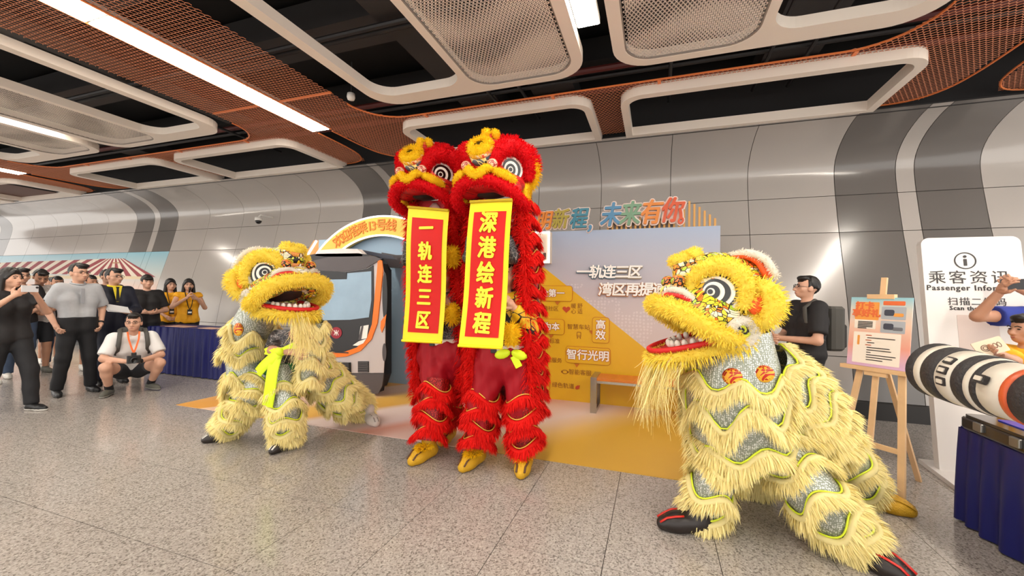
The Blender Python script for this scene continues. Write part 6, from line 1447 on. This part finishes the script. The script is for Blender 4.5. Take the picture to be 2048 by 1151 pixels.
# ================= red lions standing tall
def red_lion(label, blab1, blab2, uc, vc, feet, shirt, bow, cuffs):
    f1, f2 = [fl(*q) for q in feet]; ctr = (f1 + f2) / 2; ctr[2] = 0; ctr = ctr + np.array([0, .10, 0])
    t = thing('lion_costume', label, 'lion costume', ctr)
    hp_ = at(uc, vc, ctr[1] - .12); hd, X = lion_head(t, hp_, .02, .34, .0, .88, 'red', jaw=1.3, beard=False)
    # mantle hanging from the head, open towards the hall
    top = np.array([hp_[0], ctr[1] + .12, hp_[2] - .12]); bot = np.array([ctr[0], ctr[1] + .12, .42])
    lo = Loft([top, top * .66 + bot * .34, top * .33 + bot * .67, bot], [.27, .30, .32, .31], [.24, .27, .27, .24], (1, 0, 0), 50)
    gap = .92; a0 = -PI / 2 + gap; a1 = 3 * PI / 2 - gap
    s = np.sign(np.dot(lo.B[10], (0, -1, 0))); ph0 = (PI / 2 if s > 0 else -PI / 2); a0 = ph0 + gap; a1 = ph0 + 2 * PI - gap
    g = lo.mesh('mantle', SEQR, t, a0, a1, nu=34, nt=30, thick=True)
    for i, u in enumerate(np.linspace(.06, .97, 13)): lo.trim(u, .016, 6, .075, FR, g, PIPG, a0, a1, dens=2100, ph=i * 1.2, w=.009)
    # fur edging down both front edges
    for aa in (a0, a1):
        uu = np.linspace(.06, .97, 30); p, n_, T_ = lo.at(uu, np.full(30, aa)); fur_tube('edge_fur', p, .035, FR, t, .07, 7000, .008, droop=.6, n=40)
    # dancers
    yaw = .12; kz = .48
    Rr = rot(0, 0, -yaw); lf = Rr @ (f2 - ctr); rf = Rr @ (f1 - ctr)
    s = 1.0
    P = person(blab1, ctr, yaw, 1.72, dict(hip=(0, .02, .90), hl=(.1, .02, .88), hr=(-.1, .02, .88), kl=(lf[0] * .85, lf[1] * .6 + .03, .49), kr=(rf[0] * .85, rf[1] * .6 + .03, .49), al=(lf[0], lf[1] + .05, .08), ar=(rf[0], rf[1] + .05, .08), el=(.24, -.05, 1.16), wl=(.11, -.15, 1.34), er=(-.24, -.05, 1.16), wr=(-.11, -.15, 1.34)), shirt, REDP2, 1.95, .96, 1.42, None, 'short', build=1.08, baggy=.035)
    ang = np.linspace(0, 2 * PI, 26, endpoint=False); bz = 1.0 - .02
    o = MB(); o.T = (P['R'], P['loc']); o.tube([(.20 * math.cos(a), .02 + .135 * math.sin(a), .985 + .02 * math.cos(a)) for a in ang], .022, 8, True, flat=1.4); o.build('belt', WBELT, P['t'], True)
    o = MB(); o.T = (P['R'], P['loc']); o.rbox((-.06, -.135, .98), (.05, .02, .045), .006); o.build('belt_buckle', BKS, P['t'])
    if bow:
        for e in (1, -1): o = MB(); o.T = (P['R'], P['loc']); o.ell((.09 + e * .07, -.15, .955), (.07, .03, .04), 10, 7, rot(0, .3 * e, 0)); o.build('bow_loop', NEON, P['t'], True)
        o = MB(); o.T = (P['R'], P['loc']); o.rbox((.14, -.16, .90), (.06, .012, .1), .005, rot(0, -.5, 0)); o.build('bow_tail', NEON, P['t'])
    for f_, sg in ((f1, -1), (f2, 1)):
        k_ = np.array([f_[0] * .75 + ctr[0] * .25, f_[1] * .5 + ctr[1] * .5 + .04, .66]); an = np.array([f_[0], f_[1] + .06, .15])
        fur_leg(t, [k_, (k_ + an) / 2, an], [.112, .126, .118, .11], (.16, .40, .63, .85), SEQR, FR, PIPG, .075, 2, amp=.04, dens=2000, ph=sg)
        so = shoe_lion(t, f_ * (1, 1, 0) + np.array([0, .05, 0]), (sg * .15, -1, 0), GSH, CLAW)
        b0 = f_ + np.array([0, -.03, .11]); N = 500; q = np.random.normal(0, 1, (N, 3)); q[:, 2] = np.abs(q[:, 2]); q /= np.linalg.norm(q, axis=1)[:, None]; tag(furry('shoe_fur', None, [blades(b0 + q * (.055, .07, .02), q + (0, -.5, 0), q, .035, .006)], FG, so), kind='stuff')
    # rider on the shoulders, arms up inside the head
    sz = 1.46; hzl = hp_[2] - .36
    P2 = person(blab2, (hp_[0], ctr[1] + .02, 0), 0, 1.66, dict(hip=(0, .1, sz), neck=(0, .02, sz + .53), head=(0, 0.0, sz + .57), sl=(.17, .02, sz + .48), sr=(-.17, .02, sz + .48), el=(.2, -.14, sz + .36), er=(-.2, -.14, sz + .36), wl=(.15, -.2, sz + .56), wr=(-.15, -.2, sz + .56), hl=(.09, .1, sz - .03), hr=(-.09, .1, sz - .03), kl=(.14, -.14, sz - .25), kr=(-.14, -.14, sz - .25), al=(.11, .06, sz - .30), ar=(-.11, .06, sz - .30)), TAT, BP, 1.9, sz - .1, 1.8, BSH, 'short', skin=SKIN2, hp=.85)
    for (cu, cv) in cuffs: c_ = at(cu, cv, ctr[1] - .2); fur_tube('gold_cuff', [c_ + (0, 0, .03), c_ - (0, 0, .03)], .055, FG, P2['t'], .035, 9000, .007, n=8)
    return t, hp_, ctr
lion_a = red_lion('red lion dance costume on the left of the pair, beside the train prop', 'standing dancer with crimson trousers under the left red lion', 'rider inside the left red lion head', 854, 352, ((850, 918), (893, 880)), TAT, False, ((906, 512), (905, 628)))
lion_b = red_lion('red lion dance costume on the right of the pair, nearer the gold backdrop', 'standing dancer with tiger shirt and neon bow under the right red lion', 'rider inside the right red lion head', 984, 343, ((948, 930), (1046, 940)), SQY, True, ((1022, 668),))
# ---- scrolls
SCY = mat('scroll_yellow', (246, 218, 10), .5); SCR = mat('scroll_red', (204, 20, 14), .55, var=.03, vscale=6, spec=.3); INKY = mat('scroll_lettering', (250, 226, 40), .45)
def scroll(label, tl, tr, br, bl, Y, chars, size):
    A, B, C_, D = at(*tl, Y), at(*tr, Y), at(*br, Y - .03), at(*bl, Y - .03)
    t = thing('hanging_scroll', label, 'scroll', (A + B) / 2)
    def q(u, v, d=0):
        p = (A * (1 - u) + B * u) * (1 - v) + (D * (1 - u) + C_ * u) * v
        return p + np.array([0, -.012 * math.sin(v * 7) - .008 * math.sin(u * PI) - d, 0])
    def sheet(u0, u1, v0, v1, d, m, nm, nu=5, nv=24):
        G = [[q(u, v, d) for u in np.linspace(u0, u1, nu)] for v in np.linspace(v0, v1, nv)]; mb = MB().grid(G); mb.grid(np.array(G)[:, ::-1] + np.array([0, .004, 0])); return mb.build(nm, m, t, True)
    sheet(0, 1, 0, 1, 0, SCY, 'border'); sheet(.13, .89, .075, .935, .005, SCR, 'red_field')
    MB().tube([A + (0, -.01, .0), B + (0, -.01, 0)], .012, 8).build('top_rod', mat('rod', (190, 160, 30), .4), t); MB().tube([D + (0, -.015, 0), C_ + (0, -.015, 0)], .012, 8).build('bottom_rod', SCY, t)
    ex_ = nrm(q(1, .5) - q(0, .5)); n = len(chars)
    for i, ch in enumerate(chars):
        v = .075 + .86 * (i + .5) / n; c = q(.51, v, .012); uy = nrm(q(.5, v - .02) - q(.5, v + .02)); ux = nrm(ex_ - uy * np.dot(ex_, uy)); R = np.array([ux, uy, np.cross(ux, uy)]).T
        text('character', ch, INKY, t, c, R, size, .003, size * .038, 1, .06, .92, 1.08)
scroll('red hanging scroll with five yellow characters, hanging before the left red lion', (817, 414), (898, 421), (885, 684), (806, 680), lion_a[2][1] - .42, '一轨连三区', .15)
scroll('red hanging scroll with five yellow characters, hanging before the right red lion', (941, 404), (1025, 400), (1006, 695), (918, 690), lion_b[2][1] - .46, '深港绘新程', .155)

# ------------------------------------------------------------------ FOREGROUND: telephoto lens and gear on the right table
LW = mat('lens_white', (206, 198, 184), .4); LBK = mat('lens_rubber', (38, 35, 37), .6, bump=.4, bscale=200); LOR = mat('lens_orange', (196, 84, 40), .4); GLASS = mat('lens_glass', (20, 22, 34), .05, coat=1)
def cam_pt(u, v, zc): return RC @ np.array([(u - CXY[0]) / FPX * zc, -(v - CXY[1]) / FPX * zc, -zc]) + np.array([0, 0, CAMH])
la = cam_pt(1884, 742, .78); lb_ = cam_pt(2062, 792, .60); ax = nrm(la - lb_); Rl = frame_from(ax); LN = np.linalg.norm(la - lb_)
le = thing('telephoto_lens', 'large white telephoto lens with black grip bands entering from the right edge', 'camera lens', lb_)
def lring(n0, n1, r0, r1, m, nm, parent=le, lip=0):
    a, b_ = LN * n0, LN * n1
    return MB().lathe([(r0 - .002, a), (r0, a + .001), (r1, b_ - .001), (r1 - .002, b_)], 40, lb_, Rl).build(nm, m, parent, True)
lring(.93, 1.05, .047, .052, LBK, 'hood'); lring(.83, .93, .050, .051, LW, 'front_ring'); lring(.64, .83, .050, .0505, LBK, 'zoom_grip'); lring(.44, .64, .048, .049, LW, 'barrel'); lring(.30, .44, .0475, .0475, LBK, 'focus_grip'); lring(.24, .30, .045, .0465, LW, 'barrel_ring'); lring(.17, .24, .0445, .045, LBK, 'grip_band'); lring(-.05, .17, .0415, .044, LW, 'rear_barrel'); lring(-.12, -.05, .043, .043, LOR, 'red_ring'); lring(-.30, -.12, .041, .042, LBK, 'tripod_collar'); lring(-.55, -.30, .04, .041, LBK, 'mount')
MB().lathe([(.001, LN * 1.02), (.04, LN * 1.02)], 30, lb_, Rl).build('front_glass', GLASS, le)
for n0, aa in ((.54, -.35), (.54, .05), (.54, .45), (.11, .1)):
    tc_ = np.array([0, 0, CAMH]) - (lb_ + ax * LN * n0); tc_ = nrm(tc_ - ax * np.dot(tc_, ax)); td = np.cross(ax, tc_)
    dirn = tc_ * math.cos(aa) + td * math.sin(aa); p = lb_ + ax * LN * n0 + dirn * (.0485 if n0 > .1 else .0435)
    Rb = np.array([ax, np.cross(dirn, ax), dirn]).T; MB().prism(rrect(-.011, .011, -.007, .007, .002, 2), -.004, .002, R=Rb, c=p).build('switch_plate', LBK, le)
    MB().prism(rrect(-.007, .007, -.0035, .0035, .001, 2), .0, .0035, R=Rb, c=p).build('switch', LW, le)
cb = lb_ - ax * (LN * .55 + .05); MB().rbox(cb, (.15, .11, .09), .015, Rl).build('camera_body', LBK, le)
# black gear case lying on the table's corner
p0 = np.array([1.95, 3.52, zt2 + .045])
gc_ = thing('gear_case', 'glossy black equipment case lying on the blue table at right', 'equipment case', p0)
GB = mat('case_black', (22, 22, 24), .2, coat=.4)
MB().rbox((2.14, 3.08, zt2 + .04), (.46, .98, .075), .04).build('case_body', GB, gc_); MB().rbox((2.14, 3.08, zt2 + .086), (.44, .94, .02), .04).build('lid', GB, gc_)
MB().rbox((2.16, 3.12, zt2 + .099), (.30, .6, .006), .02).build('blue_lining', mat('case_blue', (30, 54, 190), .3, coat=.3), gc_)
for y in (2.8, 3.1, 3.38): MB().rbox((1.905, y, zt2 + .05), (.02, .07, .05), .006).build('latch', mat('latch_steel', (140, 138, 134), .3, metal=.7), gc_)
